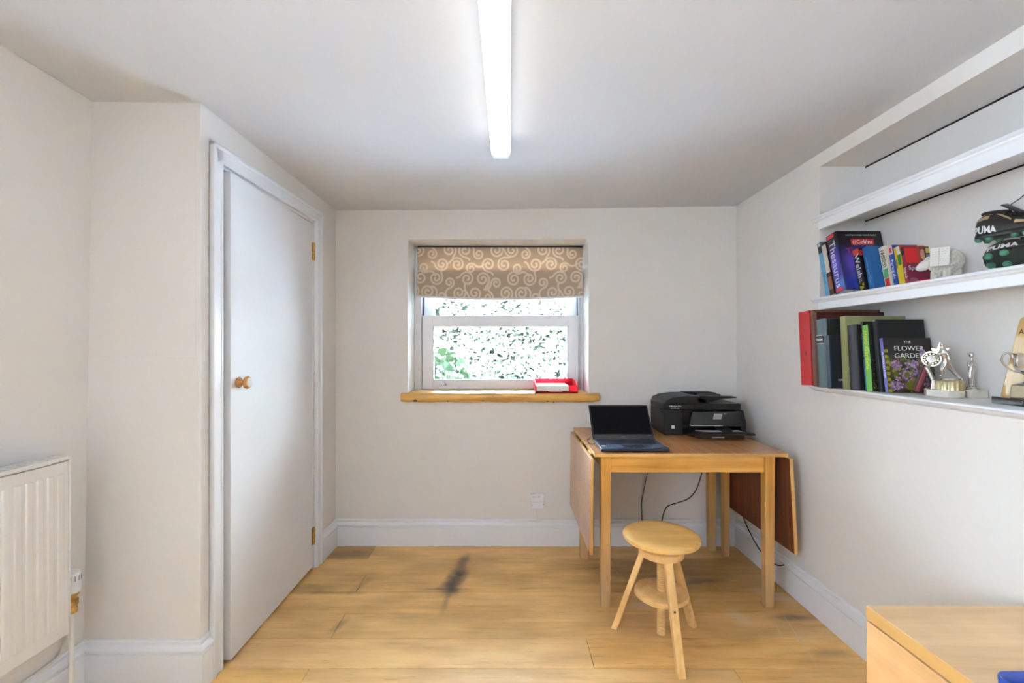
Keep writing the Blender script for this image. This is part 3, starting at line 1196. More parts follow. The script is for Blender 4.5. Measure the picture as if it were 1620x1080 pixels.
# ------------------------------------------------------------------ radiator
m_rad = mat('radiator_enamel', (.80, .79, .765), .3, noise=.01)
ry1, ry0, rxf = 1.560, 0.25, -1.500
rad = thing('radiator', 'white ribbed panel radiator hung on the left wall', 'radiator', T(rxf - .03, (ry0 + ry1) / 2, .305))
f = MB()
f.box(rxf - .012, rxf - .004, ry0, ry1 - .004, .309, .900)
yy = ry1 - .033
while yy > ry0 + .03:
    f.prism([(rxf - .005, yy - .0135), (rxf - .0005, yy - .009), (rxf - .0005, yy + .009), (rxf - .005, yy + .0135)], .352, .862)
    yy -= .0333
f.build('front_panel', m_rad, rad, bevel=.002)
f = MB()
f.box(rxf - .062, rxf, ry1 - .004, ry1, .305, .917)
f.build('side_panel', m_rad, rad, bevel=.002)
f = MB()
f.box(rxf - .008, rxf, ry0, ry1, .905, .917)
f.box(rxf - .062, rxf - .056, ry0, ry1, .905, .917)
yy = ry1 - .012
while yy > ry0:
    f.box(rxf - .056, rxf - .008, yy - .008, yy, .908, .915)
    yy -= .026
f.build('top_grille', m_rad, rad)
f = MB()
for zz in (.33, .87):
    f.box(rxf - .060, rxf - .013, ry0, ry1 - .006, zz - .015, zz + .015)
f.box(rxf - .075, rxf - .06, ry1 - .30, ry1 - .26, .32, .9)
f.build('water_channel', m_rad, rad)
vx, vy = -1.537, 1.600
f = MB()
f.lathe([(.016, .355), (.018, .362), (.0165, .372), (.014, .376), (.019, .382), (.019, .400), (.014, .404), (.017, .412), (.021, .418), (.021, .424)], c=(vx, vy, 0), n=20)
f.lathe([(.013, -.05), (.013, .012)], c=(vx, vy, .385), n=14, axis='Y')
val = f.build('valve_body', m_brass, rad)
f = MB()
f.lathe([(.012, .424), (.0235, .426), (.0255, .445), (.0235, .455), (.0255, .458), (.026, .488), (.023, .497), (.014, .501), (.002, .502)], c=(vx, vy, 0), n=28)
hd = f.build('thermostat_head', m_upvc, rad)
f = MB()
for i in range(14):
    a = 2 * math.pi * i / 14
    Mk = Matrix.Translation((vx, vy, 0)) @ Matrix.Rotation(a, 4, 'Z')
    f.box(.0252, .0264, -.0014, .0014, .468, .487, Mk)
f.build('grip_slot', mat('slot_grey', (.12, .12, .16), .6, noise=.1), hd)
f = MB()
f.tube([(vx, vy, .36), (vx, vy, .20), (vx, vy, -.01)], .0078, 12)
f.build('pipe', m_rad, rad)
# white cable lying along the skirting
wc = MB()
wc.tube(spline([(-1.590, 1.64, .30), (-1.590, 1.62, .215), (-1.588, 1.58, .192), (-1.587, 1.40, .192), (-1.587, .9, .192), (-1.587, .3, .192)], 8), .0045, 8)
tag(wc.build('white_cable', m_whitecord), 'white cable running along the skirting below the radiator', 'cable')

# phone socket
p = px(850, 790.5, BY)
sk = thing('phone_socket', 'small white square telephone socket on the wall above the skirting', 'socket', T(p.x, BY, p.z - .05))
f = MB()
f.box(p.x - .043, p.x + .043, BY - .028, BY, p.z - .050, p.z + .046)
fp = f.build('face_plate', m_upvc, sk, bevel=.003)
f = MB()
f.box(p.x - .0435, p.x + .0435, BY - .0284, BY - .02, p.z - .0052, p.z - .0045)
f.box(p.x - .036, p.x - .033, BY - .0286, BY - .02, p.z - .028, p.z - .020)
f.box(p.x + .035, p.x + .044, BY - .0286, BY - .01, p.z - .022, p.z - .018)
f.build('seam', mat('seam_grey', (.35, .35, .34), .6, noise=.05), fp)
lettering('face_print', [('openreach', .013, frame((p.x - .008, BY - .0283, p.z + .030), (1, 0, 0), (0, 0, 1)), 1.0)], mat('grey_print', (.25, .25, .25), .6, noise=.05), fp, local=False)
wc = MB()
wc.tube(spline([(p.x - .006, BY - .012, p.z - .048), (p.x - .006, BY - .012, p.z - .085), (p.x + .004, BY - .016, p.z - .105), (p.x + .03, BY - .018, p.z - .118), (p.x + .30, BY - .017, p.z - .120), (p.x + .9, BY - .017, p.z - .120)], 8), .0022, 6)
tag(wc.build('phone_cable', m_whitecord), 'thin white cable from the telephone socket down onto the skirting', 'cable')

# ------------------------------------------------------------------ table
m_lam = wood('table_laminate', (.42, .165, .050), (.60, .265, .090), (.70, .36, .14), 'Y', .32, fine=1.3, coat=.3)
m_leafface = wood('leaf_laminate', (.54, .31, .18), (.68, .42, .26), (.78, .52, .34), 'X', .4, fine=1.3, coat=.2)
m_edge = wood('oak_edge', (.60, .33, .08), (.76, .45, .13), (.86, .56, .20), 'X', .45)
m_edgez = wood('oak_edge_upright', (.56, .28, .065), (.73, .41, .11), (.84, .52, .17), 'Z', .45)
m_under = wood('stained_underside', (.11, .028, .008), (.17, .045, .012), (.24, .075, .02), 'Z', .5)
m_legw = wood('worn_oak_leg', (.50, .21, .030), (.70, .34, .060), (.82, .46, .12), 'Z', .5, wear=((.50, .39, .25), .05, .62))
m_apron = wood('oak_apron', (.60, .25, .035), (.82, .41, .075), (.92, .56, .16), 'X', .5)
TX0, TX1, TY0, TY1, TZ = .419, 1.367, 2.225, 2.946, .770
tab = thing('drop_leaf_table', 'worn oak drop-leaf table with both leaves hanging, pushed into the corner', 'table', T((TX0 + TX1) / 2, (TY0 + TY1) / 2, 0))
f = MB()
f.box(TX0, TX1, TY0, TY1, TZ - .0035, TZ)
top = f.build('table_top', m_lam, tab, bevel=.001)
f = MB()
f.box(TX0, TX1, TY0, TY1, TZ - .019, TZ - .0035)
f.build('top_edging', m_edge, top, bevel=.001)
f = MB()
f.box(.500, 1.275, TY0 + .035, TY0 + .057, TZ - .103, TZ - .019)
f.build('apron', m_apron, tab, bevel=.0015)
f = MB()
f.box(.500, 1.275, TY1 - .075, TY1 - .053, TZ - .103, TZ - .019)
f.box(.475, .497, TY0 + .055, TY1 - .06, TZ - .103, TZ - .019)
f.box(1.278, 1.300, TY0 + .055, TY1 - .06, TZ - .103, TZ - .019)
f.build('apron', m_apron, tab, bevel=.0015)
for x0, x1, y0, y1 in ((.455, .505, TY0 + .021, TY0 + .068), (1.267, 1.315, TY0 + .021, TY0 + .068), (.432, .482, 2.765, 2.812), (1.262, 1.312, 2.872, 2.918), (1.322, 1.362, 2.800, 2.846)):
    f = MB()
    f.hexa([(x0 + .003, y0 + .003, 0), (x1 - .003, y0 + .003, 0), (x1 - .003, y1 - .003, 0), (x0 + .003, y1 - .003, 0),
            (x0, y0, TZ - .020), (x1, y0, TZ - .020), (x1, y1, TZ - .020), (x0, y1, TZ - .020)])
    f.build('leg', m_legw, tab, bevel=.0025)


def leaf_part(M, flip):
    """leaf hangs in local -z from its hinge; thickness along +x*flip"""
    t = .018 * flip
    f = MB(M)
    f.box(t * .8, t, TY0, TY1, -.470, 0)
    lf = f.build('drop_leaf', m_leafface, tab, bevel=.001)
    f = MB(M)
    f.box(.0, t * .12, TY0 + .004, TY1 - .004, -.466, -.002)
    f.build('leaf_underside', m_under, lf)
    f = MB(M)
    f.box(t * .12, t * .8, TY0, TY1, -.470, 0)
    f.build('leaf_edging', m_edgez, lf, bevel=.001)
    for y in (TY0 + .12, (TY0 + TY1) / 2, TY1 - .12):
        xa = TX0 if flip < 0 else TX1
        f = MB()
        f.lathe([(.0045, -.032), (.0045, .032)], c=(xa + .001 * flip, y, TZ - .023), n=10, axis='Y')
        f.build('hinge', m_brass, lf)


leaf_part(Matrix.Translation((.417, 0, .742)) @ Matrix.Rotation(R(.4), 4, 'Y'), -1)
leaf_part(Matrix.Translation((1.372, 0, .742)) @ Matrix.Rotation(R(-3.0), 4, 'Y'), 1)

# ------------------------------------------------------------------ laptop
m_lap = mat('dark_blue_grey_shell', (.035, .042, .060), .34, .35, noise=.08)
m_deck = mat('laptop_deck', (.15, .21, .36), .27, .4, noise=.06, nscale=8)  # base colour lifted towards blue for the window's reflection on the deck
lx0, lx1, lyf, lyh = .4555, .7945, 2.243, 2.470
lap = thing('laptop', 'open dark laptop with a black screen on the table', 'laptop', T((lx0 + lx1) / 2, (lyf + lyh) / 2, TZ))
f = MB()
f.prism([(lx0, lyf), (lx1, lyf), (lx1 - .003, lyh + .004), (lx0 + .003, lyh + .004)], TZ + .003, TZ + .0185)
base = f.build('base', m_lap, lap, bevel=.004, seg=3)
f = MB()
f.box(lx0 + .004, lx1 - .004, lyf + .003, lyh - .004, TZ + .0183, TZ + .0191)
f.build('deck', m_deck, base)
m_key = mat('black_key', (.015, .018, .030), .4, noise=.1)
f = MB()
kx0, kx1, ky0, ky1 = lx0 + .014, lx1 - .014, lyf + .098, lyh - .018
for r_ in range(6):
    ya = ky0 + (ky1 - ky0) * r_ / 6
    yb = ya + (ky1 - ky0) / 6 - .0025
    x = kx0
    c = 0
    while x < kx1 - .008:
        w = .0165
        if r_ == 0 and c == 4:
            w = .094
        elif c == 0:
            w = .017 + .003 * (6 - r_)
        w = min(w, kx1 - x)
        f.box(x, x + w - .0028, ya, yb, TZ + .019, TZ + .0206)
        x += w
        c += 1
f.build('keyboard', m_key, base)
f = MB()
f.box(lx0 + .120, lx0 + .225, lyf + .018, lyf + .082, TZ + .0190, TZ + .0194)
f.build('touchpad', mat('touchpad', (.035, .045, .075), .25, .2, noise=.05), base)
f = MB()
f.box(lx0 + .012, lx0 + .035, lyf + .050, lyf + .066, TZ + .0190, TZ + .0194)
f.build('sticker', m_whitetext, base)
LM = Matrix.Translation(((lx0 + lx1) / 2, lyh, TZ + .014)) @ Matrix.Rotation(R(-40), 4, 'X')
hw = (lx1 - lx0) / 2 - .001
f = MB(LM)
f.box(-hw, hw, 0, .007, .004, .226)
lid = f.build('lid', m_lap, lap, bevel=.003)
f = MB(LM)
f.box(-hw + .009, hw - .009, -.0006, .001, .036, .217)
f.build('screen', mat('dark_screen', (.004, .004, .005), .35, noise=.1, spec=.12), lid)
f = MB(LM)
f.box(-hw + .003, hw - .003, -.0008, .001, .006, .036)
f.build('chin_bezel', mat('laptop_grey_bezel', (.065, .066, .070), .4, .2, noise=.05), lid)
lettering('bezel_print', [('acer', .011, LM @ frame((0, -.0011, .021), (1, 0, 0), (0, 0, 1)), 1.2)], m_chrome, lid, local=False)
lettering('model_print', [('TravelMate', .0055, LM @ frame((hw - .026, -.0011, .029), (1, 0, 0), (0, 0, 1)), 1.0)],
          m_chrome, lid, local=False)
for x in (-hw + .05, hw - .05):
    f = MB(LM)
    f.lathe([(.006, -.022), (.006, .022)], c=(x, .003, .004), n=12, axis='X')
    f.build('lid_hinge', m_black, lid)
cb = MB()
cb.tube(spline([(.452, 2.40, TZ + .010), (.435, 2.405, TZ + .006), (.424, 2.42, TZ + .010), (.424, 2.46, TZ + .018), (.436, 2.50, TZ + .012), (.450, 2.55, TZ + .004), (.470, 2.62, TZ + .003)], 8), .0021, 6)
tag(cb.build('laptop_cable', m_cord), 'short black cable looping out at the left side of the laptop', 'cable')

# ------------------------------------------------------------------ printer
px0, px1, pyb, pyf = .915, 1.366, 2.935, 2.690
prn = thing('printer', 'black multifunction inkjet printer with document feeder on the table', 'printer', T((px0 + px1) / 2, 2.75, TZ))
f = MB()
f.box(px0, px1, pyf, pyb, TZ + .002, TZ + .148)
f.prism([(0, 0), (0, .140), (-.035, .140), (-.105, .060), (-.105, 0)], px0 + .30, px0 + .31, Matrix(((0, 0, 1, 0), (1, 0, 0, pyf + .03), (0, 1, 0, TZ + .004), (0, 0, 0, 1))))
# right cheek that frames the output bay
f.prism([(0, .03), (0, .150), (-.050, .150), (-.085, .085), (-.085, .03)], px1 - .030, px1, Matrix(((0, 0, 1, 0), (1, 0, 0, pyf + .01), (0, 1, 0, TZ), (0, 0, 0, 1))))
# left cheek
f.prism([(0, 0), (0, .150), (-.012, .150), (-.020, .02), (-.020, 0)], px0, px0 + .115, Matrix(((0, 0, 1, 0), (1, 0, 0, pyf + .01), (0, 1, 0, TZ), (0, 0, 0, 1))))
body = f.build('body', m_black, prn, bevel=.004)
# scanner lid and feeder
f = MB()
f.prism([(px0 - .001, pyb), (px0 - .001, pyf - .002), (px0 + .012, pyf - .016), (px0 + .22, pyf - .020), (px1 - .012, pyf - .028), (px1, pyf - .012), (px1, pyb)][::-1], TZ + .150, TZ + .186)
lidp = f.build('scanner_lid', m_black, prn, bevel=.004)
f = MB()
Mx = Matrix(((1, 0, 0, 0), (0, 0, -1, 0), (0, 1, 0, 0), (0, 0, 0, 1)))     # local xy -> xz, z -> -y
sec = [(px0 + .001, TZ + .186), (px0 + .008, TZ + .205), (px0 + .05, TZ + .222), (px0 + .12, TZ + .231), (px0 + .19, TZ + .232), (px0 + .235, TZ + .214), (px0 + .26, TZ + .186)]
f.prism(sec, -pyb + .004, -pyf + .018, Mx)
# swooping front edge of the input tray
sec2 = [(px0 + .18, TZ + .210), (px0 + .21, TZ + .232), (px0 + .30, TZ + .230), (px0 + .42, TZ + .226), (px0 + .425, TZ + .221), (px0 + .34, TZ + .214), (px0 + .27, TZ + .200), (px0 + .22, TZ + .188)]
f.prism(sec2, -pyf - .045, -pyf + .018, Mx)
sec3 = [(px0 + .18, TZ + .214), (px0 + .19, TZ + .236), (px0 + .36, TZ + .236), (px0 + .40, TZ + .230), (px0 + .39, TZ + .222), (px0 + .30, TZ + .212)]
f.prism(sec3, -pyb + .006, -pyb + .060, Mx)
sec4 = [(px0 + .20, TZ + .205), (px0 + .23, TZ + .216), (px0 + .38, TZ + .222), (px0 + .38, TZ + .218), (px0 + .26, TZ + .200)]
f.prism(sec4, -pyb + .06, -pyf - .045, Mx)
feed = f.build('document_feeder', m_black, prn, bevel=.003)
f = MB()
f.box(px0 + .24, px0 + .37, 2.76, 2.80, TZ + .219, TZ + .233)
f.box(px0 + .24, px0 + .37, 2.85, 2.862, TZ + .219, TZ + .233)
f.build('paper_guide', m_black, feed, bevel=.002)
f = MB()
f.hexa([(px0 + .265, pyf - .002, TZ + .1865), (px1 - .02, pyf - .016, TZ + .1865), (px1 - .03, pyb - .05, TZ + .1865), (px0 + .265, pyb - .05, TZ + .1865),
        (px0 + .265, pyf - .002, TZ + .1905), (px1 - .02, pyf - .016, TZ + .1905), (px1 - .03, pyb - .05, TZ + .1905), (px0 + .265, pyb - .05, TZ + .1905)])
f.build('output_tray', mat('grey_tray', (.16, .155, .145), .5, noise=.05), feed, bevel=.002)
# sloping glossy control panel
CP = [(px0 + .150, pyf - .045, TZ + .146), (px1 - .010, pyf - .045, TZ + .146), (px1 - .060, pyf - .105, TZ + .082), (px0 + .112, pyf - .105, TZ + .082)]
f = MB()
v = [Vector(q) for q in CP]
back = Vector((0, .03, -.006))
f.hexa([v[3], v[2], v[1], v[0]] + [q + back for q in (v[3], v[2], v[1], v[0])])
pan = f.build('control_panel', m_gloss, prn, bevel=.003)


def on_panel(s, t, lift=.0007):
    a = v[3].lerp(v[2], s)
    b = v[0].lerp(v[1], s)
    n = (v[2] - v[3]).cross(v[0] - v[3]).normalized()
    return a.lerp(b, t) + n * lift


f = MB()
for s0, s1, t0, t1 in ((.45, .62, .36, .82),):
    f.face([f._v(on_panel(s0, t0)), f._v(on_panel(s1, t0)), f._v(on_panel(s1, t1)), f._v(on_panel(s0, t1))])
f.build('display', mat('grey_display', (.30, .30, .30), .2, noise=.03), pan, smooth=False)
f = MB()
f.face([f._v(on_panel(.64, .76)), f._v(on_panel(.69, .76)), f._v(on_panel(.69, .82)), f._v(on_panel(.64, .82))])
f.build('panel_print', mat('dim_print', (.25, .25, .25), .5, noise=.05), pan, smooth=False)
# output bay, rails and paper tray
f = MB()
f.box(px0 + .118, px1 - .032, pyf - .085, pyf, TZ + .066, TZ + .081)
f.build('exit_bay', m_gloss, body)
f = MB()
f.box(px0 + .125, px0 + .31, pyf - .088, pyf - .085, TZ + .068, TZ + .071)
f.build('exit_rail', m_chrome, body)
f = MB()
f.prism([(px0 + .105, pyf), (px0 + .150, pyf - .125), (px0 + .170, pyf - .135), (px1 - .045, pyf - .135), (px1 - .030, pyf - .120), (px1 - .030, pyf)][::-1], TZ + .004, TZ + .042)
tr_ = f.build('paper_tray', m_gloss, prn, bevel=.005)
f = MB()
f.prism([(px0 + .165, pyf - .10), (px0 + .20, pyf - .165), (px1 + .004, pyf - .165), (px1 + .018, pyf - .12), (px1 - .030, pyf - .06)][::-1], TZ + .028, TZ + .036)
f.build('tray_extension', m_gloss, tr_, bevel=.002)
f = MB()
f.prism([(px0 + .150, pyf - .088), (px0 + .185, pyf - .125), (px0 + .285, pyf - .125), (px0 + .285, pyf - .088)][::-1], TZ + .042, TZ + .0445)
f.prism([(px0 + .34, pyf - .088), (px0 + .345, pyf - .125), (px1 - .05, pyf - .125), (px1 - .06, pyf - .088)][::-1], TZ + .042, TZ + .0445)
f.build('tray_paper', mat('grey_paper', (.36, .36, .36), .5, noise=.05), tr_)
f = MB()
f.box(px0 + .285, px0 + .345, pyf - .130, pyf - .045, TZ + .040, TZ + .060)
f.build('paper_stop', m_black, tr_, bevel=.003)
f = MB()
f.box(px0 + .225, px0 + .295, pyf - .138, pyf - .130, TZ + .008, TZ + .016)
f.build('tray_handle', mat('grey_handle', (.30, .30, .31), .4, noise=.05), tr_, bevel=.002)
lettering('front_print', [('OfficeJet Pro', .0135, frame((px0 + .062, pyf - .0207, TZ + .172), (1, 0, 0), (0, 0, 1)), 1.0), ('6970 All-in-One', .008, frame((px0 + .060, pyf - .0207, TZ + .160), (1, 0, 0), (0, 0, 1)), 1.0)], m_whitetext, lidp, local=False)
f = MB()
f.box(px0 + .044, px0 + .060, pyf - .0125, pyf - .008, TZ + .040, TZ + .058)
f.build('sticker', m_whitetext, body)
f = MB()
f.box(px0 - .0012, px0 + .01, pyf + .005, pyf + .05, TZ + .128, TZ + .135)
f.build('side_latch', m_dark, body)

# cables under the table
for nm, pts_, lab in (('power_cable', [(.905, 2.925, .66), (.900, 2.93, .55), (.885, 2.935, .44), (.865, 2.935, .34), (.855, 2.935, .26), (.87, 2.92, .10), (.95, 2.90, .006)], 'black cable hanging straight down behind the table, nearer the stool seat'),
                      ('power_cable', [(1.265, 2.928, .66), (1.255, 2.93, .56), (1.235, 2.932, .45), (1.20, 2.932, .36), (1.15, 2.932, .31), (1.08, 2.932, .285), (1.01, 2.932, .25), (.98, 2.925, .12), (1.00, 2.88, .006)], 'black cable sagging in a curve behind the table, beside its back legs'),
                      ('power_cable', [(1.425, 2.93, .46), (1.428, 2.84, .32), (1.432, 2.74, .215), (1.436, 2.64, .145), (1.438, 2.56, .118), (1.438, 2.45, .118), (1.438, 2.38, .15)], 'black cable drooping in front of the right skirting under the right leaf')):
    cb = MB()
    cb.tube(spline(pts_, 8), .0034, 7)
    tag(cb.build(nm, m_cord), lab, 'cable', 'black cables under the table')

# ------------------------------------------------------------------ stool
m_st = wood('beech_stool', (.82, .47, .16), (.90, .57, .23), (.95, .66, .31), 'Z', .45, fine=.9)
m_seat = wood('beech_seat', (.84, .45, .11), (.93, .56, .18), (.97, .66, .27), 'X', .42, fine=.9)
SX, SY = .664, 1.985
st = thing('stool', 'round beech swivel stool on three splayed legs in front of the table', 'stool', T(SX, SY, 0))
f = MB()
f.lathe([(.004, .448), (.148, .448), (.159, .453), (.163, .462), (.161, .470), (.154, .475), (.120, .4765), (.08, .474), (.004, .473)], c=(SX, SY, 0), n=64)
f.build('seat', m_seat, st)
f = MB()
f.lathe([(.004, .384), (.088, .384), (.094, .388), (.095, .400), (.092, .412), (.086, .416), (.004, .416)], c=(SX, SY, 0), n=48)
f.build('collar', m_st, st)
f = MB()
f.lathe([(.004, .416), (.080, .416), (.095, .4485), (.004, .4485)], c=(SX, SY, 0), n=40)
f.build('seat_boss', m_st, st)
f = MB()
prof = []
zz = .038
while zz < .385:
    prof += [(.0155, zz), (.0185, zz + .004), (.0155, zz + .008)]
    zz += .0085
f.lathe([(.012, .034)] + prof + [(.015, .386)], c=(SX, SY, 0), n=24)
f.build('screw', m_st, st, ang=20)
f = MB()
f.lathe([(.02, .206), (.108, .206), (.113, .210), (.1145, .218), (.112, .227), (.106, .230), (.02, .230)], c=(SX, SY, 0), n=48)
f.build('shelf_disc', m_st, st)
for fx, fy in ((.487, 2.092), (.672, 1.776), (.848, 2.102)):
    d = Vector((fx - SX, fy - SY, 0)).normalized()
    s = Vector((-d.y, d.x, 0))
    ptop = Vector((SX, SY, .400)) + d * .072
    pbot = Vector((fx, fy, 0))
    f = MB()
    lo, hi = [], []
    for q, w in ((pbot, lo), (ptop, hi)):
        for a, b in ((-1, -1), (1, -1), (1, 1), (-1, 1)):
            w.append(q + s * .0165 * a + d * .013 * b)
    f.hexa(lo + hi)
    lg = f.build('leg', m_st, st, bevel=.002)
    f = MB()
    q = pbot.lerp(ptop, .218 / .400) + d * .0135
    ang_ = math.atan2(d.y, d.x)
    f.lathe([(.0038, 0), (.0045, .001), (.003, .0014)], n=12, axis='X', M=Matrix.Translation(q) @ Matrix.Rotation(ang_, 4, 'Z'))
    f.build('screw_head', m_dark, lg)

# ------------------------------------------------------------------ letter tray on the sill
m_red = bpy.data.materials.new('red_tray_plastic')
m_red.use_nodes = True
b_ = m_red.node_tree.nodes['Principled BSDF']
b_.inputs['Base Color'].default_value = (.78, .035, .07, 1)
b_.inputs['Roughness'].default_value = .25
b_.inputs['Transmission Weight'].default_value = .25
_nt = m_red.node_tree
_tr = _nt.nodes.new('ShaderNodeBsdfTranslucent')
_tr.inputs['Color'].default_value = (.95, .10, .18, 1)
_ms = _nt.nodes.new('ShaderNodeMixShader')
_ms.inputs['Fac'].default_value = .5
_nt.links.new(b_.outputs[0], _ms.inputs[1])
_nt.links.new(_tr.outputs[0], _ms.inputs[2])
_nt.links.new(_ms.outputs[0], _nt.nodes['Material Output'].inputs['Surface'])
tx0, tx1, ty0, ty1, tz = .171, .444, 2.925, 3.172, .9935
tray = thing('letter_tray', 'red plastic letter tray at the right end of the window sill', 'letter tray', T((tx0 + tx1) / 2, (ty0 + ty1) / 2, tz))
f = MB()
f.box(tx0, tx1, ty0, ty1, tz, tz + .004)
f.box(tx0, tx1, ty1 - .003, ty1, tz, tz + .078)
for xa in (tx0, tx1 - .003):
    f.prism([(ty0, 0), (ty1, 0), (ty1, .078), (ty0 + .07, .074), (ty0 + .03, .055), (ty0, .052)], xa, xa + .003, Matrix(((0, 0, 1, 0), (1, 0, 0, 0), (0, 1, 0, tz), (0, 0, 0, 1))))
f.box(tx0, tx0 + .05, ty0, ty0 + .003, tz, tz + .014)
f.box(tx1 - .055, tx1, ty0, ty0 + .003, tz, tz + .050)
f.box(tx0, tx1, ty0, ty0 + .003, tz, tz + .009)
f.build('tray_shell', m_red, tray, bevel=.001)
pw = MB()
for i in range(5):
    o_ = .0006 * ((i * 7) % 5)
    pw.box(tx0 + .008 + o_, tx0 + .218 - o_, ty0 + .007 + o_, ty1 - .006, tz + .0145 + i * .0065, tz + .0145 + i * .0065 + .0064)
pw.box(tx0 + .09, tx0 + .175, ty0 + .012, ty1 - .01, tz + .0042, tz + .0145)
tag(pw.build('paper_stack', m_paper), 'stack of white paper lying in the red letter tray', 'paper')

# ------------------------------------------------------------------ chest of drawers (bottom right)
m_chx = wood('beech_veneer_top', (.72, .46, .23), (.80, .53, .28), (.86, .60, .34), 'X', .42, fine=.55)
m_chy = wood('beech_veneer_front', (.74, .42, .18), (.82, .49, .22), (.88, .56, .28), 'Y', .42, fine=.55)
m_chy2 = wood('beech_edge_front', (.68, .38, .12), (.75, .44, .15), (.82, .50, .19), 'Y', .45, fine=.6)
cx0, cx1, cy1, cy0, cz = .957, 1.455, 1.220, .30, .595
chest = thing('chest_of_drawers', 'low beech chest of drawers against the right wall near the camera', 'chest of drawers', T((cx0 + cx1) / 2, (cy0 + cy1) / 2, 0))
f = MB()
f.box(cx0, cx1, cy0, cy1, cz - .0345, cz - .0012)
ct = f.build('chest_top', m_chy2, chest, bevel=.0012)
f = MB()
f.box(cx0 + .0012, cx1, cy0, cy1 - .0012, cz - .0012, cz)
f.build('top_veneer', m_chx, ct)
f = MB()
f.box(cx0 + .020, cx1, cy0 + .0, cy0 + .018, 0, cz - .0345)
f.box(cx0 + .020, cx1, cy1 - .018, cy1, 0, cz - .0345)
f.box(cx1 - .01, cx1, cy0, cy1, 0, cz - .0345)
f.box(cx0 + .025, cx1, cy0 + .018, cy1 - .018, .03, .06)
f.box(cx0 + .020, cx0 + .032, cy0, cy1, 0, .055)
f.build('carcass', m_chy, chest, bevel=.001)
zz = [(.060, .222), (.226, .388), (.392, .555)]
for z0, z1 in zz:
    f = MB()
    f.box(cx0, cx0 + .019, cy0 + .002, cy1 - .002, z0, z1)
    f.box(cx0 + .019, cx1 - .03, cy0 + .03, cy1 - .03, z0 + .01, z0 + .03)
    f.build('drawer', m_chy, chest, bevel=.0012)
# blue tray on the chest
m_blue = mat('blue_plastic', (.012, .07, .42), .22, noise=.1, coat=.3)
f = MB()
ax0, ax1, ay0, ay1 = .982, 1.27, .58, .925


def rrect(x0, x1, y0, y1, r, z, n=6):
    out = []
    for cx_, cy_, a0 in ((x1 - r, y1 - r, 0), (x0 + r, y1 - r, 90), (x0 + r, y0 + r, 180), (x1 - r, y0 + r, 270)):
        for i in range(n + 1):
            a = R(a0 + 90 * i / n)
            out.append((cx_ + r * math.cos(a), cy_ + r * math.sin(a), z))
    return out


z0 = cz + .0005
f.rings([rrect(ax0 + .003, ax1 - .003, ay0 + .003, ay1 - .003, .02, z0), rrect(ax0, ax1, ay0, ay1, .022, z0 + .003), rrect(ax0 - .002, ax1 + .002, ay0 - .002, ay1 + .002, .024, z0 + .030),
         rrect(ax0, ax1, ay0, ay1, .022, z0 + .033), rrect(ax0 + .004, ax1 - .004, ay0 + .004, ay1 - .004, .018, z0 + .031), rrect(ax0 + .008, ax1 - .008, ay0 + .008, ay1 - .008, .015, z0 + .006)])
bt = f.build('desk_tray', m_blue, ang=60)
tag(bt, 'shiny blue plastic tray lying on the beech chest of drawers', 'tray')

# ------------------------------------------------------------------ alcove shelves
def alcove_shelf(zt, zf, label, thin=False):
    """zt top of the board, zf underside of the front fascia"""
    y0, y1 = NY0, NY1
    s = thing('alcove_shelf', label, 'shelf', T((RX + NX) / 2, (y0 + y1) / 2, zf), 'white alcove shelves')
    f = MB()
    f.box(RX - .004, NX - .0005, y0 + .0005, y1 - .0005, zt - .020, zt)
    bd = f.build('shelf_board', m_trim, s, bevel=.001)
    if not thin:
        f = MB()
        f.box(RX - .008, RX + .016, y0 + .0005, y1 - .0005, zf, zt - .018)
        f.build('fascia', m_trim, s, bevel=.0015)
        prof = [(RX - .002, zt), (RX - .020, zt), (RX - .0235, zt - .003), (RX - .0235, zt - .009), (RX - .020, zt - .012), (RX - .016, zt - .014), (RX - .014, zt - .019), (RX - .0085, zt - .024), (RX - .002, zt - .024)]
        ends = (y0 - .03, y1 + .034)
    else:
        prof = [(RX - .002, zt), (RX - .040, zt), (RX - .0445, zt - .003), (RX - .0445, zt - .008), (RX - .041, zt - .011), (RX - .034, zt - .013), (RX - .028, zt - .020), (RX - .012, zt - .026), (RX - .002, zt - .030)]
        ends = (y0 - .03, y1 + .020)
    f = MB()
    f.rings([[(x, y, z) for x, z in prof] for y in ends])
    f.build('nosing', m_trim, s, ang=25)
    return s


S1, S2, S3 = 1.911, 1.523, 1.108
alcove_shelf(S1, 1.846, 'empty white alcove shelf just under the ceiling recess')
alcove_shelf(S2, 1.466, 'white alcove shelf holding dictionaries and football boots')
alcove_shelf(S3, 1.078, 'thin white alcove shelf holding tall books and trophies', thin=True)

# ------------------------------------------------------------------ books
BOOKCOL = {}


def bookcloth(c, rough=.55):
    key = 'cover_%d_%d_%d_%d' % (c[0], c[1], c[2], int(rough * 100))
    return mat(key, srgb(*c), rough, noise=.06, nscale=60, bump=.02, bscale=300)


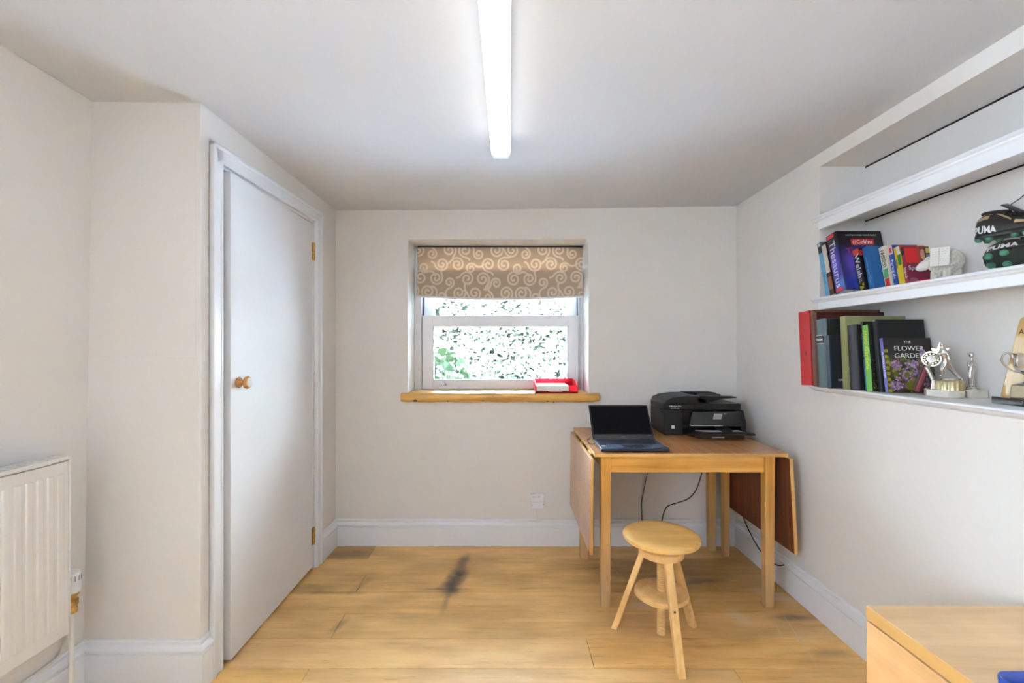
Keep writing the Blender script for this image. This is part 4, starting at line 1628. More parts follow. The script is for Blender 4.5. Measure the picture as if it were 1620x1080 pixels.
def book(label, spec, group):
    """local frame: spine at x=0 facing -x, depth +x, thickness 0..-t in y, height z; leans so that its top goes to +y"""
    X, Y, Z, t, D, H, lean, col = (spec[k] for k in ('X', 'Y', 'Z', 't', 'D', 'H', 'lean', 'col'))
    M = Matrix.Translation((X, Y, Z)) @ Matrix.Rotation(-lean, 4, 'X')
    o = thing(spec.get('name', 'book'), label, spec.get('cat', 'book'), M, group)
    rnd, hard = spec.get('round', .0), spec.get('hard', True)
    bt = min(.0026 if hard else .0008, t * .22)
    ov = .003 if hard else 0.0
    outer, inner = [], []
    n = 8 if rnd else 1
    for i in range(n + 1):
        a = -math.pi / 2 + math.pi * i / n
        yy = -t / 2 - t / 2 * math.sin(a)
        xx = rnd * (1 - math.cos(a))
        outer.append((rnd - rnd * math.cos(a) if rnd else 0.0, -t / 2 - t / 2 * math.sin(a)))
    poly = [(D, 0)] + outer + [(D, -t), (D, -t + bt)]
    ins = [(x + bt * 1.3, min(-bt, max(-t + bt, y))) for x, y in outer[::-1]]
    poly += ins + [(D, -bt)]
    f = MB()
    f.prism(poly, 0, H)
    cv = f.build('cover', bookcloth(col, spec.get('rough', .5)), o, bevel=.0007 if hard else .0004, local=True, ang=50)
    f = MB()
    f.box(bt * 1.3 + rnd + .0005, D - ov - .001, -t + bt + .0003, -bt - .0003, ov, H - ov)
    f.build('pages', m_paper, o, local=True)
    return o, cv


def spine_frame(x, y, z):
    return frame((x, y, z), (0, 0, -1), (0, -1, 0))


def front_frame(x, y, z):
    return frame((x, y, z), (1, 0, 0), (0, 0, 1))


def band(name, parent, t, z0, z1, col, x=-.0004, m0=.0006, y0=None, y1=None):
    f = MB()
    ya = -m0 if y0 is None else -y0 * t
    yb = -t + m0 if y1 is None else -y1 * t
    f.box(x, .0004, yb, ya, z0, z1)
    return f.build(name, bookcloth(col), parent, local=True)


def fband(name, parent, t, x0, x1, z0, z1, col, lift=.0004):
    f = MB()
    f.box(x0, x1, -t - lift, -t + .0003, z0, z1)
    return f.build(name, bookcloth(col), parent, local=True)


# Each row is solved from the far end towards the camera: every book stands against the one before it.
def solve(rows, zbase, ystart):
    out = []
    prevY, prevH, prevl = ystart, 0.30, rows[0]['lean']
    for r in rows:
        lean = r['lean']
        Yb = prevY
        if lean > prevl:
            Yb = prevY - min(prevH, r['H']) * (math.tan(lean) - math.tan(prevl))
        Yb -= .0015
        r['Y'], r['Z'] = Yb, zbase
        zv = r['zv']                                   # height at which the reading was taken
        r['X'] = (r['u'][0] - 805) * (Yb + zv * math.tan(lean)) / 720
        ynear = 720 * r['X'] / (r['u'][1] - 805) - zv * math.tan(lean)
        t = max(.006, (Yb - ynear) * math.cos(lean))
        r['t'] = r.get('t', t)
        if r['X'] + r['D'] > NX - .002:
            r['D'] = NX - .002 - r['X']
        prevY, prevH, prevl = Yb - r['t'] / math.cos(lean), r['H'], lean
        out.append(r)
    return out


a_ = R(13.5)
zv = .022
UP = [
    dict(u=(1305.5, 1311.6), D=.16, H=.262, lean=a_, zv=zv, col=(98, 164, 204), hard=False),
    dict(u=(1312.0, 1319.0), D=.15, H=.255, lean=a_, zv=zv, col=(60, 34, 28), hard=False),
    dict(u=(1319.6, 1337.5), D=.205, H=.280, lean=a_, zv=zv, col=(22, 18, 40), hard=False, round=.006, rough=.3),
    dict(u=(1359.0, 1369.2), D=.130, H=.196, lean=R(13), zv=zv, col=(24, 22, 26), hard=False, rough=.35),
    dict(u=(1374.0, 1383.0), D=.128, H=.198, lean=R(12.5), zv=zv, col=(34, 98, 164), hard=True, round=.002),
    dict(u=(1400.6, 1410.0), D=.115, H=.192, lean=R(12), zv=zv, col=(226, 218, 200), hard=False),
    dict(u=(1414.4, 1421.3), D=.110, H=.190, lean=R(11), zv=zv, col=(28, 74, 176), hard=False),
    dict(u=(1422.6, 1432.0), D=.105, H=.178, lean=R(10.5), zv=zv, col=(226, 196, 34), hard=False),
    dict(u=(1432.8, 1438.2), D=.104, H=.172, lean=R(10), zv=zv, col=(150, 30, 52), hard=False, rough=.3),
]
UP = solve(UP, S2, 2.108)
G1 = 'dictionaries on the middle alcove shelf'
rnd = random.Random(4)
# 1 sky blue paperback
b0, c0 = book('sky blue paperback with a dark top band, first at the far end of the shelf', UP[0], G1)
t, H = UP[0]['t'], UP[0]['H']
band('spine_band', c0, t, H * .80, H - .0006, (52, 44, 44))
band('spine_stripe', c0, t, H * .93, H * .985, (214, 206, 200), x=-.0008, m0=t * .2)
lettering('spine_title', [('The Sunday', .010, spine_frame(-.001, -t / 2, H * .30), 1.0)], mat('navy_print', srgb(30, 60, 90), .5, noise=.05), c0)
# 2 dark brown paperback
b1, c1 = book('slim brown and white paperback squeezed between the sky blue book and thick thesaurus', UP[1], G1)
t, H = UP[1]['t'], UP[1]['H']
band('spine_band', c1, t, H * .42, H * .96, (206, 196, 188))
band('spine_band', c1, t, H * .10, H * .34, (140, 92, 70))


# 3 thesaurus
def swirl(U, V):
    x, y = U, V
    d1 = np.exp(-(((x - .35) / .30) ** 2 + ((y - .45) / .22) ** 2))
    d2 = np.exp(-(((x - .55) / .35) ** 2 + ((y - .12) / .14) ** 2))
    arc = np.exp(-((np.hypot(x - .1, (y - .55) * 1.3) - .55) / .08) ** 2)
    base = np.zeros(x.shape + (3,))
    base[:] = srgb(22, 14, 52)
    for w, c in ((d1 * .9, (112, 96, 220)), (d2 * .95, (84, 150, 232)), (arc * .7, (30, 44, 170)), (np.clip(.75 - y, 0, 1) * .55, (40, 30, 160))):
        w = np.clip(w, 0, 1)[..., None]
        base = base * (1 - w) + np.array(srgb(*c)) * w
    topd = np.clip((y - .70) / .12, 0, 1)[..., None]
    return base * (1 - topd) + np.array(srgb(14, 11, 16)) * topd


b2, c2 = book('thick dark blue thesaurus with a swirling purple cover and white spine title', UP[2], G1)
t, D, H, rn = UP[2]['t'], UP[2]['D'], UP[2]['H'], .006
painted('cover_print', (rn + .001, -t - .0004, .001), (D - rn - .002, 0, 0), (0, 0, H - .002), 40, 60, swirl, m_paint, c2)


def spine_shape(U, V):
    d = np.zeros(U.shape + (3,))
    d[..., 0] = rn * (1 - np.sqrt(np.clip(1 - (2 * U - 1) ** 2, 0, 1))) - .0006
    return d


painted('spine_print', (0, -.001, .001), (0, -t + .002, 0), (0, 0, H - .002), 14, 60, lambda U, V: swirl(U * .6 + .1, V), m_paint, c2, shape=spine_shape)
lettering('spine_title', [('Thesaurus', .050, spine_frame(-.0016, -t * .52, H * .475), 1.06)], mat('lilac_print', srgb(206, 204, 236), .4, noise=.03), c2)
lettering('cover_title', [('DICTIONARIES ONCE BUILT', .0105, front_frame(D * .55, -t - .0009, H * .925), 1.05)], mat('grey_white_print', srgb(186, 186, 190), .5, noise=.05), c2)
f = MB()
f.box(D * .30, D * .80, -t - .0012, -t, H * .755, H * .862)
lb = f.build('cover_label', bookcloth((196, 30, 34), .35), c2, local=True)
lettering('label_print', [('((Collins', .027, front_frame(D * .55, -t - .0017, H * .806), .98)], m_whitetext, lb)
lettering('cover_subtitle', [('Thesaurus', .034, front_frame(D * .52, -t - .0009, H * .655), 1.0)], mat('red_print', srgb(190, 40, 52), .4, noise=.05), c2)
for z0_, z1_ in ((.925, .985), (.015, .075)):
    f = MB()
    f.box(-.0012, .001, -t * .80, -t * .20, H * z0_, H * z1_)
    f.build('spine_label', bookcloth((212, 60, 70), .35), c2, local=True)

# 4 Welsh dictionary
b3, c3 = book('black Welsh dictionary with an orange-red spine top leaning on the thesaurus', UP[3], G1)
t, D, H = UP[3]['t'], UP[3]['D'], UP[3]['H']
band('spine_band', c3, t, H * .865, H * .998, (214, 80, 58))
lettering('spine_title', [('Welsh', .036, spine_frame(-.0009, -t / 2, H * .60), 1.15)], m_whitetext, c3)
lettering('spine_subtitle', [('Dictionary', .012, spine_frame(-.0009, -t * .35, H * .33), 1.0), ('Cymraeg', .010, spine_frame(-.0009, -t * .65, H * .33), 1.0)], mat('grey_white_print', srgb(186, 186, 190)), c3)
f = MB()
for i in range(7):
    y_, z_ = rnd.uniform(.15, .7), rnd.uniform(.04, .16)
    f.box(-.0008, .0004, -t * (y_ + .22), -t * y_, H * z_, H * (z_ + .05))
f.build('spine_picture', bookcloth((222, 206, 60)), c3, local=True)
fband('cover_band', c3, t, .001, D * .4, H * .82, H * .95, (196, 46, 40))

# 5 blue hardback
b4, c4 = book('plain mid-blue hardback with a faint gold spine line', UP[4], G1)
t, D, H = UP[4]['t'], UP[4]['D'], UP[4]['H']
lettering('spine_title', [('OXFORD DICTIONARY', .011, spine_frame(-.0009, -t / 2, H * .45), 1.1)], mat('pale_blue_print', srgb(120, 170, 210), .5, noise=.05), c4)
f = MB()
for x_, z_ in ((.75, .80),):
    f.box(D * x_, D * (x_ + .03), -t - .0005, -t, H * z_, H * (z_ + .012))
f.build('gold_print', mat('gold_print', srgb(190, 170, 90), .4, .5, noise=.1), c4, local=True)
# 6 cream
b5, c5 = book('cream paperback with green and red blocks low on its spine', UP[5], G1)
t, D, H = UP[5]['t'], UP[5]['D'], UP[5]['H']
band('spine_band', c5, t, H * .28, H * .48, (88, 176, 116), m0=t * .12)
band('spine_band', c5, t, H * .06, H * .27, (216, 62, 52), m0=t * .12)
lettering('spine_title', [('FRENCH', .017, spine_frame(-.0009, -t * .36, H * .72), 1.2), ('GRAMMAR', .013, spine_frame(-.0009, -t * .68, H * .72), 1.2)], mat('dark_print', srgb(40, 46, 40), .5, noise=.05), c5)
# 7 blue
b6, c6 = book('blue paperback with a red and white spine top between cream and yellow books', UP[6], G1)
t, D, H = UP[6]['t'], UP[6]['D'], UP[6]['H']
band('spine_band', c6, t, H * .80, H * .998, (220, 186, 186))
band('spine_band', c6, t, H * .84, H * .95, (206, 58, 62), x=-.0008, m0=t * .25)
lettering('spine_title', [('Português', .017, spine_frame(-.0009, -t / 2, H * .46), 1.2)], m_whitetext, c6)
# 8 yellow
b7, c7 = book('yellow and green paperback phrase book beside the red Spanish book', UP[7], G1)
t, D, H = UP[7]['t'], UP[7]['D'], UP[7]['H']
band('spine_band', c7, t, H * .55, H * .80, (24, 122, 52), y0=.45, y1=.98)
band('spine_band', c7, t, H * .80, H * .998, (222, 214, 196), y0=.45, y1=.98)
lettering('spine_title', [('Italian', .014, spine_frame(-.0009, -t * .25, H * .60), 1.2)], mat('navy_print', srgb(30, 60, 90)), c7)
fband('cover_band', c7, t, .0, D, H * .86, H * .998, (212, 44, 40))
# 9 Spanish
b8, c8 = book('red Spanish phrase book facing out at the near end of the row', UP[8], G1)
t, D, H = UP[8]['t'], UP[8]['D'], UP[8]['H']


def spanish(U, V):
    c = np.zeros(U.shape + (3,))
    c[:] = srgb(132, 26, 58)

    def put(m, col):
        c[m] = srgb(*col)
    put(V > .58, (120, 34, 30))
    put((V > .60) & (U < .50) & (V < .97), (232, 20, 24))
    put((V > .60) & (U > .50) & (U < .60), (176, 62, 40))
    put((np.hypot((U - .72) / .10, (V - .80) / .13) < 1), (214, 150, 120))
    put((V > .58) & (U > .78), (24, 28, 34))
    put((V > .62) & (U > .85) & (V < .80), (120, 140, 150))
    put((V > .84) & (U > .85) & (V < .97), (206, 176, 70))
    put((V < .20) & (U > .44), (226, 20, 30))
    put((V < .24) & (U < .40) & (np.hypot((U - .2) / .22, (V - .05) / .2) < 1), (176, 84, 110))
    return c


painted('cover_print', (.0008, -t - .0004, .0008), (D - .0016, 0, 0), (0, 0, H - .0016), 60, 80, spanish, m_paint, c8)
lettering('cover_title', [('Spanish', .0255, front_frame(D * .43, -t - .0010, H * .47), 1.0)], m_whitetext, c8)
lettering('cover_subtitle', [('phrase book', .0075, front_frame(D * .70, -t - .0010, H * .15), 1.0), ('dictionary', .0075, front_frame(D * .70, -t - .0010, H * .09), 1.0)], mat('pink_print', srgb(236, 180, 180), .5, noise=.05), c8)
band('spine_band', c8, t, H * .80, H * .998, (30, 30, 36))
lettering('spine_title', [('Spanish', .013, spine_frame(-.0009, -t / 2, H * .36), 1.2)], m_whitetext, c8)

G2 = 'tall books on the lower alcove shelf'
LO = [
    dict(u=(1267.4, 1284.5), D=.30, H=.346, lean=R(3.6), zv=.02, col=(196, 12, 22), hard=True, rough=.35, name='ring_binder', cat='binder'),
    dict(u=(1285.8, 1291.4), D=.31, H=.350, lean=R(3.6), zv=.02, col=(116, 76, 54), hard=True, round=.002, rough=.5),
    dict(u=(1291.8, 1293.0), D=.305, H=.338, lean=R(3.6), zv=.02, col=(70, 24, 18), hard=True, rough=.35, name='photo_album', cat='album', t=.020),
    dict(u=(1293.3, 1307.2), D=.24, H=.303, lean=R(3.4), zv=.02, col=(82, 104, 108), hard=True, round=.008, rough=.42),
    dict(u=(1308.6, 1314.6), D=.22, H=.232, lean=R(3.2), zv=.02, col=(20, 42, 66), hard=True, rough=.35),
    dict(u=(1333.4, 1341.0), D=.26, H=.312, lean=R(3.4), zv=.02, col=(158, 162, 112), hard=True, rough=.6),
    dict(u=(1343.7, 1357.0), D=.22, H=.272, lean=R(4.0), zv=.02, col=(52, 54, 62), hard=True, round=.004, rough=.45),
    dict(u=(1368.4, 1370.6), D=.21, H=.286, lean=R(5.0), zv=.02, col=(30, 30, 36), hard=False, rough=.35, t=.012),
    dict(u=(1371.0, 1380.2), D=.19, H=.270, lean=R(5.4), zv=.02, col=(26, 26, 22), hard=False, rough=.35),
    dict(u=(1389.0, 1394.2), D=.195, H=.292, lean=R(6.4), zv=.02, col=(40, 41, 44), hard=True, rough=.4),
    dict(u=(1400.0, 1405.2), D=.19, H=.217, lean=R(8.0), zv=.02, col=(34, 24, 26), hard=False, rough=.3),
]
LO = solve(LO, S3, 2.165)
# lower 1: red binder
b, c = book('bright red ring binder at the far end of the lower shelf', LO[0], G2)
t, D, H = (LO[0][k] for k in ('t', 'D', 'H'))
f = MB()
f.lathe([(.010, -.0012), (.012, -.0002), (.010, .0006)], c=(0, -t / 2, H * .43), n=18, axis='X')
f.build('finger_ring', bookcloth((150, 10, 18), .3), c, local=True)
# 2 brown
b, c = book('tall brown leather-bound volume behind the red binder', LO[1], G2)
t, D, H = (LO[1][k] for k in ('t', 'D', 'H'))
for q in (.08, .30, .70, .92):
    band('spine_rib', c, t, H * q, H * q + .006, (120, 80, 60), x=-.0016)
b, c = book('dark red-brown album with a glossy cover behind the grey-green volume', LO[2], G2)
t, D, H = (LO[2][k] for k in ('t', 'D', 'H'))
fband('cover_line', c, t, .03, D - .02, H - .020, H - .018, (130, 60, 50))
# 4 grey-green
b, c = book('thick grey-green volume with a small dark title label on its rounded spine', LO[3], G2)
t, D, H = (LO[3][k] for k in ('t', 'D', 'H'))
f = MB()
f.box(-.0014, .004, -t * .86, -t * .14, H * .635, H * .765)
lb = f.build('spine_label', bookcloth((44, 58, 62)), c, local=True)
f = MB()
f.box(-.0020, .004, -t * .88, -t * .12, H * .635, H * .643)
f.box(-.0020, .004, -t * .88, -t * .12, H * .757, H * .765)
f.build('label_rule', m_whitetext, lb, local=True)
lettering('label_print', [('Mahler', .016, frame((-.0020, -t / 2, H * .70), (0, -1, 0), (0, 0, 1)), 1.0)], m_whitetext, lb)
fband('cover_cloth', c, t, .012, D, .001, H - .001, (22, 28, 26))
# 5 navy
b, c = book('navy hardback, shorter than the grey-green volume beside it', LO[4], G2)
t, D, H = (LO[4][k] for k in ('t', 'D', 'H'))
fband('cover_cloth', c, t, .006, D, .001, H - .001, (12, 16, 30))
lettering('cover_print', [('HARPER', .013, front_frame(.058, -t - .0009, H * .16), 1.1), ('& ROW', .010, front_frame(.07, -t - .0009, H * .10), 1.0)], m_whitetext, c)
# 6 olive
b, c = book('large pale olive green hardback standing mid-row', LO[5], G2)
t, D, H = (LO[5][k] for k in ('t', 'D', 'H'))
# 7 charcoal
b, c = book('charcoal hardback between the olive book and the green-spined one', LO[6], G2)
t, D, H = (LO[6][k] for k in ('t', 'D', 'H'))
fband('cover_cloth', c, t, .010, D, .001, H - .001, (14, 14, 17))
# 8 thin dark with blue lettering
b, c = book('thin dark paperback with blue and white spine lettering', LO[7], G2)
t, D, H = (LO[7][k] for k in ('t', 'D', 'H'))
band('spine_band', c, t, .001, H * .45, (60, 110, 170))
lettering('spine_title', [('GARDEN DESIGN', .011, spine_frame(-.0009, -t / 2, H * .66), 1.15)], mat('pale_blue_print', srgb(120, 170, 210)), c)
# 9 green
b, c = book('paperback with a bright green spine and yellow lettering', LO[8], G2)
t, D, H = (LO[8][k] for k in ('t', 'D', 'H'))
band('spine_band', c, t, .0008, H - .0008, (116, 186, 82), m0=.0003)
lettering('spine_title', [('Herb Gardens', .026, spine_frame(-.0010, -t * .5, H * .62), 1.05)], mat('yellow_print', srgb(226, 210, 60), .5, noise=.05), c)
f = MB()
for i in range(70):
    x_, z_ = rnd.uniform(.03, .5) * D, rnd.uniform(.04, .55) * H * (1 - rnd.random() * .4)
    f.box(x_, x_ + .0022, -t - .0005, -t, z_, z_ + .0022)
f.build('cover_dots', bookcloth((196, 196, 70)), c, local=True)
# 10 big black
b, c = book('large black hardback with a dark grey spine behind the flower garden book', LO[9], G2)
t, D, H = (LO[9][k] for k in ('t', 'D', 'H'))
fband('cover_cloth', c, t, .008, D, .001, H - .001, (12, 12, 14))
band('spine_band', c, t, H * .975, H - .0008, (150, 150, 150))
# 11 flower garden
b, c = book('flower garden book with lilac blossoms on its dark cover', LO[10], G2)
t, D, H = (LO[10][k] for k in ('t', 'D', 'H'))


def flowers(U, V):
    r = np.random.RandomState(3)
    c = np.zeros(U.shape + (3,))
    c[:] = srgb(30, 22, 24)
    low = V < (.60 + .06 * np.sin(U * 9))
    c[low] = srgb(66, 70, 34)
    blobs = []
    for i in range(150):
        blobs.append((r.rand(), r.rand() * .66, .03 + .03 * r.rand(), [(96, 110, 44), (60, 84, 34), (150, 142, 70), (44, 48, 26), (110, 70, 60)][r.randint(5)]))
    for cx_, cz_, rr_ in ((.50, .42, .17), (.36, .22, .18), (.72, .30, .13), (.22, .50, .10), (.88, .16, .13), (.15, .12, .11), (.62, .10, .10), (.60, .52, .08), (.82, .66, .06), (.80, .74, .05)):
        for i in range(70):
            a, q = r.rand() * 6.28, rr_ * math.sqrt(r.rand())
            blobs.append((cx_ + q * math.cos(a), cz_ + q * math.sin(a) * .8, .010 + .012 * r.rand(), [(168, 132, 182), (188, 156, 196), (138, 104, 150), (206, 176, 208), (120, 86, 120)][r.randint(5)]))
    for cx_, cz_, rr_, col in ((.47, .12, .09, (126, 132, 40)), (.42, .32, .06, (118, 126, 44)), (.20, .34, .05, (96, 112, 30))):
        blobs.append((cx_, cz_, rr_, col))
    for bx_, bz_, br_, col in blobs:
        c[np.hypot(U - bx_, (V - bz_) * 1.1) < br_] = srgb(*col)
    c[(U < .07) & (V < .80) & (np.sin(V * 60) > -.2)] = srgb(168, 160, 40)
    return c


painted('cover_print', (.0008, -t - .0005, .0008), (D - .0016, 0, 0), (0, 0, H - .0016), 130, 150, flowers, m_paint, c)
lettering('cover_title', [('THE', .013, front_frame(D * .50, -t - .0011, H * .92), 1.2), ('FLOWER', .027, front_frame(D * .52, -t - .0011, H * .80), 1.12), ('GARDEN', .027, front_frame(D * .52, -t - .0011, H * .665), 1.12)], m_whitetext, c)
band('spine_band', c, t, .0008, H - .0008, (112, 116, 190), m0=.0004)
lettering('spine_title', [('FLOWER GARDEN', .0095, spine_frame(-.0010, -t / 2, H * .50), 1.3)], m_whitetext, c)

# ------------------------------------------------------------------ ornaments on the middle shelf
m_wool = mat('cream_stone', (.70, .66, .57), .7, noise=.15, nscale=60, bump=.2, bscale=200)
m_face = mat('pale_ceramic', (.80, .78, .73), .5, noise=.04)
sc_ = Vector((1.602, 1.668, 1.598))
sheep = thing('sheep_ornament', 'cream sheep ornament with a knobbly fleece holding a white page', 'ornament', T(sc_.x, sc_.y, S2))
rng = random.Random(2)
f = MB()
f.ball(sc_, .042, .044, .044, n=24, m=14)
for i in range(230):
    z_ = 1 - 2 * (i + .5) / 230
    a = i * 2.39996
    r_ = math.sqrt(1 - z_ * z_)
    q = sc_ + Vector((.042 * r_ * math.cos(a), .044 * r_ * math.sin(a), .044 * z_))
    f.ball(q, rng.uniform(.0055, .0085), n=7, m=5)
f.build('fleece', m_wool, sheep)
f = MB()
hM = Matrix.Rotation(R(35), 4, 'Z') @ Matrix.Rotation(R(-32), 4, 'X')
f.ball(sc_ + Vector((-.024, .050, .002)), .018, .036, .019, n=18, m=12, M=hM)
hd = f.build('head', m_face, sheep)
f = MB()
for s in (-1, 1):
    f.ball(sc_ + Vector((-.020 + s * .018, .030, .022)), .005, .011, .005, n=10, m=6)
f.build('ear', m_face, hd)
for dx in (-.02, .02):
    for dy in (-.024, .024):
        f = MB()
        f.tube([sc_ + Vector((dx, dy, -.03)), Vector((sc_.x + dx, sc_.y + dy, S2 + .0005))], [.011, .012], 10)
        f.build('leg', m_wool, sheep)
PM = Matrix.Translation(sc_ + Vector((-.043, -.024, .014))) @ Matrix.Rotation(R(-52), 4, 'Z') @ Matrix.Rotation(R(-12), 4, 'X')
f = MB(PM)
f.box(-.026, .026, -.010, -.006, -.036, .034)
f.box(-.026, -.002, -.013, -.009, -.036, .034)
pg = f.build('page', m_face, sheep, bevel=.001)
f = MB(PM)
for i in range(7):
    z_ = .026 - i * .009
    x_ = -.022
    while x_ < .020:
        w = rng.uniform(.003, .008)
        f.box(x_, x_ + w, -.0137 if x_ < -.004 else -.0105, -.009 if x_ > -.004 else -.012, z_, z_ + .0016)
        x_ += w + .003
f.build('page_print', mat('faint_print', (.58, .57, .54), .6, noise=.1), pg)


# football boots
def boot(label, M, seed):
    o = thing('football_boot', label, 'boot', M, 'black football boots on the middle shelf')
    #      x     zc     hh    hw
    S = [(.000, .048, .030, .016), (.006, .050, .040, .027), (.020, .053, .047, .034), (.045, .054, .048, .0365), (.075, .050, .045, .0365), (.100, .046, .042, .037), (.130, .042, .038, .040),
         (.165, .036, .032, .0435), (.200, .031, .027, .045), (.232, .027, .023, .042), (.256, .023, .018, .034), (.270, .019, .012, .022), (.276, .017, .006, .010)]
    xs_ = np.array([s[0] for s in S])

    def surf(x, th, off=0.0):
        zc = np.interp(x, xs_, [s[1] for s in S])
        hh = np.interp(x, xs_, [s[2] for s in S]) + off
        hw = np.interp(x, xs_, [s[3] for s in S]) + off
        c, s = math.cos(th), math.sin(th)
        e = .72
        taper = 1 - .28 * max(0, s)
        return Vector((x, math.copysign(abs(c) ** e, c) * hw * taper, zc + math.copysign(abs(s) ** e, s) * hh))
    f = MB()
    n = 28
    xx = list(np.linspace(0, .276, 34))
    f.rings([[surf(x, 2 * math.pi * i / n) for i in range(n)] for x in xx])
    up = f.build('upper', mat('black_leather', (.020, .018, .017), .45, noise=.15, bump=.06, bscale=250), o, local=True)
    # ankle opening with padded collar and tongue
    f = MB()
    ring = [Vector((.052 + .042 * math.cos(a), .024 * math.sin(a), .100 - .008 * math.cos(a) * (-1) - .010 * math.cos(a))) for a in [2 * math.pi * i / 24 for i in range(25)]]
    f.tube(ring, .0062, 8)
    f.build('collar', mat('black_padding', (.030, .028, .026), .8, noise=.2, bump=.2, bscale=300), up, local=True)
    f = MB()
    f.lathe([(.001, 0), (.9, 0), (.9, .004), (.001, .004)], n=24, M=Matrix.Translation((.052, 0, .0975)) @ Matrix.Diagonal((.042, .024, 1, 1)))
    f.build('lining', mat('lining_green', (.40, .45, .06), .8, noise=.1), up, local=True)
    f = MB()
    rr = []
    for k in range(8):
        q = k / 7
        x = .092 + .055 * (1 - q) * 1.0 - .010 * q
        z = .078 + .044 * q
        w = .016 + .004 * q
        rr.append([(x - .003, -w, z), (x + .003, -w, z + .002), (x + .006, 0, z + .006), (x + .003, w, z + .002), (x - .003, w, z), (x - .001, 0, z + .002)])
    f.rings(rr)
    f.build('tongue', MATS['black_leather'], up, local=True)

    def patch(poly_fn, name, material, off=.0024, nx_=14, ny_=5):
        f = MB()
        g = [[f._v(surf(*poly_fn(i / nx_, j / ny_), off)) for i in range(nx_ + 1)] for j in range(ny_ + 1)]
        for j in range(ny_):
            for i in range(nx_):
                f.face([g[j][i], g[j][i + 1], g[j + 1][i + 1], g[j + 1][i]])
        return f.build(name, material, up, local=True)
    m_tan = mat('tan_panel', (.56, .42, .24), .6, noise=.12, bump=.15, bscale=180)
    for side in (1, -1):
        A_ = (lambda th: th) if side > 0 else (lambda th: math.pi - th)
        # heel panels, flowing stripe, top panel
        patch(lambda a, b: (.006 + a * .050, A_(R(10) + b * R(22) + a * R(8))), 'tan_panel', m_tan)
        patch(lambda a, b: (.008 + a * .052, A_(R(46) + b * R(20))), 'tan_panel', m_tan)
        patch(lambda a, b: (.070 + a * .070, A_(R(52) - a * R(38) + b * R(14) * (1 - a * .4))), 'tan_stripe', m_tan)
        patch(lambda a, b: (.155 + a * .095, A_(R(2) + b * R(18) * (1 - a * .7) + a * R(8))), 'tan_stripe', m_tan)
        # word on the heel side
        me = text_mesh('PUMA', .027, Matrix.Identity(4), depth=0.0, align='LEFT', sx=1.12, bold=.0011)
        for vtx in me.vertices:
            x, y = vtx.co.x, vtx.co.y
            xb = .010 + x if side < 0 else .090 - x
            th = R(-34) + (y + .010) / .020 * R(30)
            q = surf(xb, A_(th), .0016)
            vtx.co = q
        finish('heel_lettering', me, m_whitetext, up, local=True, smooth=False)
    # laces
    f = MB()
    for k in range(5):
        x = .100 + k * .014
        f.tube([surf(x, R(48), .002), surf(x + .003, R(90), .006), surf(x + .006, R(132), .002)], .0020, 6)
        f.tube([surf(x, R(132), .002), surf(x + .003, R(90), .0075), surf(x + .006, R(48), .002)], .0020, 6)
    f.tube(spline([(.098, 0, .095), (.080, .02, .125), (.10, .035, .150), (.13, .03, .175)], 8), .0018, 6)
    f.build('laces', mat('black_lace', (.02, .02, .02), .8, noise=.2), up, local=True)
    # sole plate
    f = MB()
    rr = []
    for side_z, gr in ((.0, .96), (.004, 1.05), (.012, 1.06), (.016, 1.02)):
        ring = []
        for x in np.linspace(.002, .274, 22):
            ring.append((x, np.interp(x, xs_, [s[3] for s in S]) * gr * .93, side_z + .004))
        for x in np.linspace(.274, .002, 22):
            ring.append((x, -np.interp(x, xs_, [s[3] for s in S]) * gr * .93, side_z + .004))
        rr.append(ring)
    f.rings(rr)
    so = f.build('sole', mat('black_sole', (.022, .024, .026), .35, noise=.1), o, local=True)
    f = MB()
    ring = []
    for x in np.linspace(.010, .262, 20):
        ring.append((x, np.interp(x, xs_, [s[3] for s in S]) * .72))
    for x in np.linspace(.262, .010, 20):
        ring.append((x, -np.interp(x, xs_, [s[3] for s in S]) * .72))
    f.prism(ring, .0025, .0045)
    f.build('sole_insert', mat('dark_sole_plate', (.026, .030, .024), .5, noise=.15), so, local=True)
    m_stud = mat('green_stud', (.06, .23, .13), .3, noise=.15, coat=.3)
    for x, y in ((.018, .018), (.018, -.018), (.058, .022), (.058, -.022), (.150, .028), (.150, -.028), (.190, .031), (.190, -.031), (.228, .022), (.228, -.022), (.172, 0)):
        f = MB()
        f.lathe([(.0125, .004), (.0115, -.001), (.0085, -.007), (.0062, -.0085), (.001, -.009)], c=(x, y, 0), n=16)
        f.build('stud', m_stud, so, local=True)
    return o


# second boot lies on its side on the shelf, the first one rests across it
boot('black football boot lying on its side on the shelf, green studs showing',
     Matrix.Translation((1.522, 1.462, S2 + .036)) @ Matrix.Rotation(R(-60), 4, 'Z') @ Matrix.Rotation(R(-4), 4, 'Y') @ Matrix.Rotation(R(-58), 4, 'X') @ Matrix.Scale(.88, 4), 1)
boot('black football boot standing upright behind and above the one on its side',
     Matrix.Translation((1.646, 1.596, S2 + .134)) @ Matrix.Rotation(R(-88), 4, 'Z') @ Matrix.Rotation(R(4), 4, 'Y') @ Matrix.Rotation(R(-4), 4, 'X') @ Matrix.Scale(.88, 4), 2)

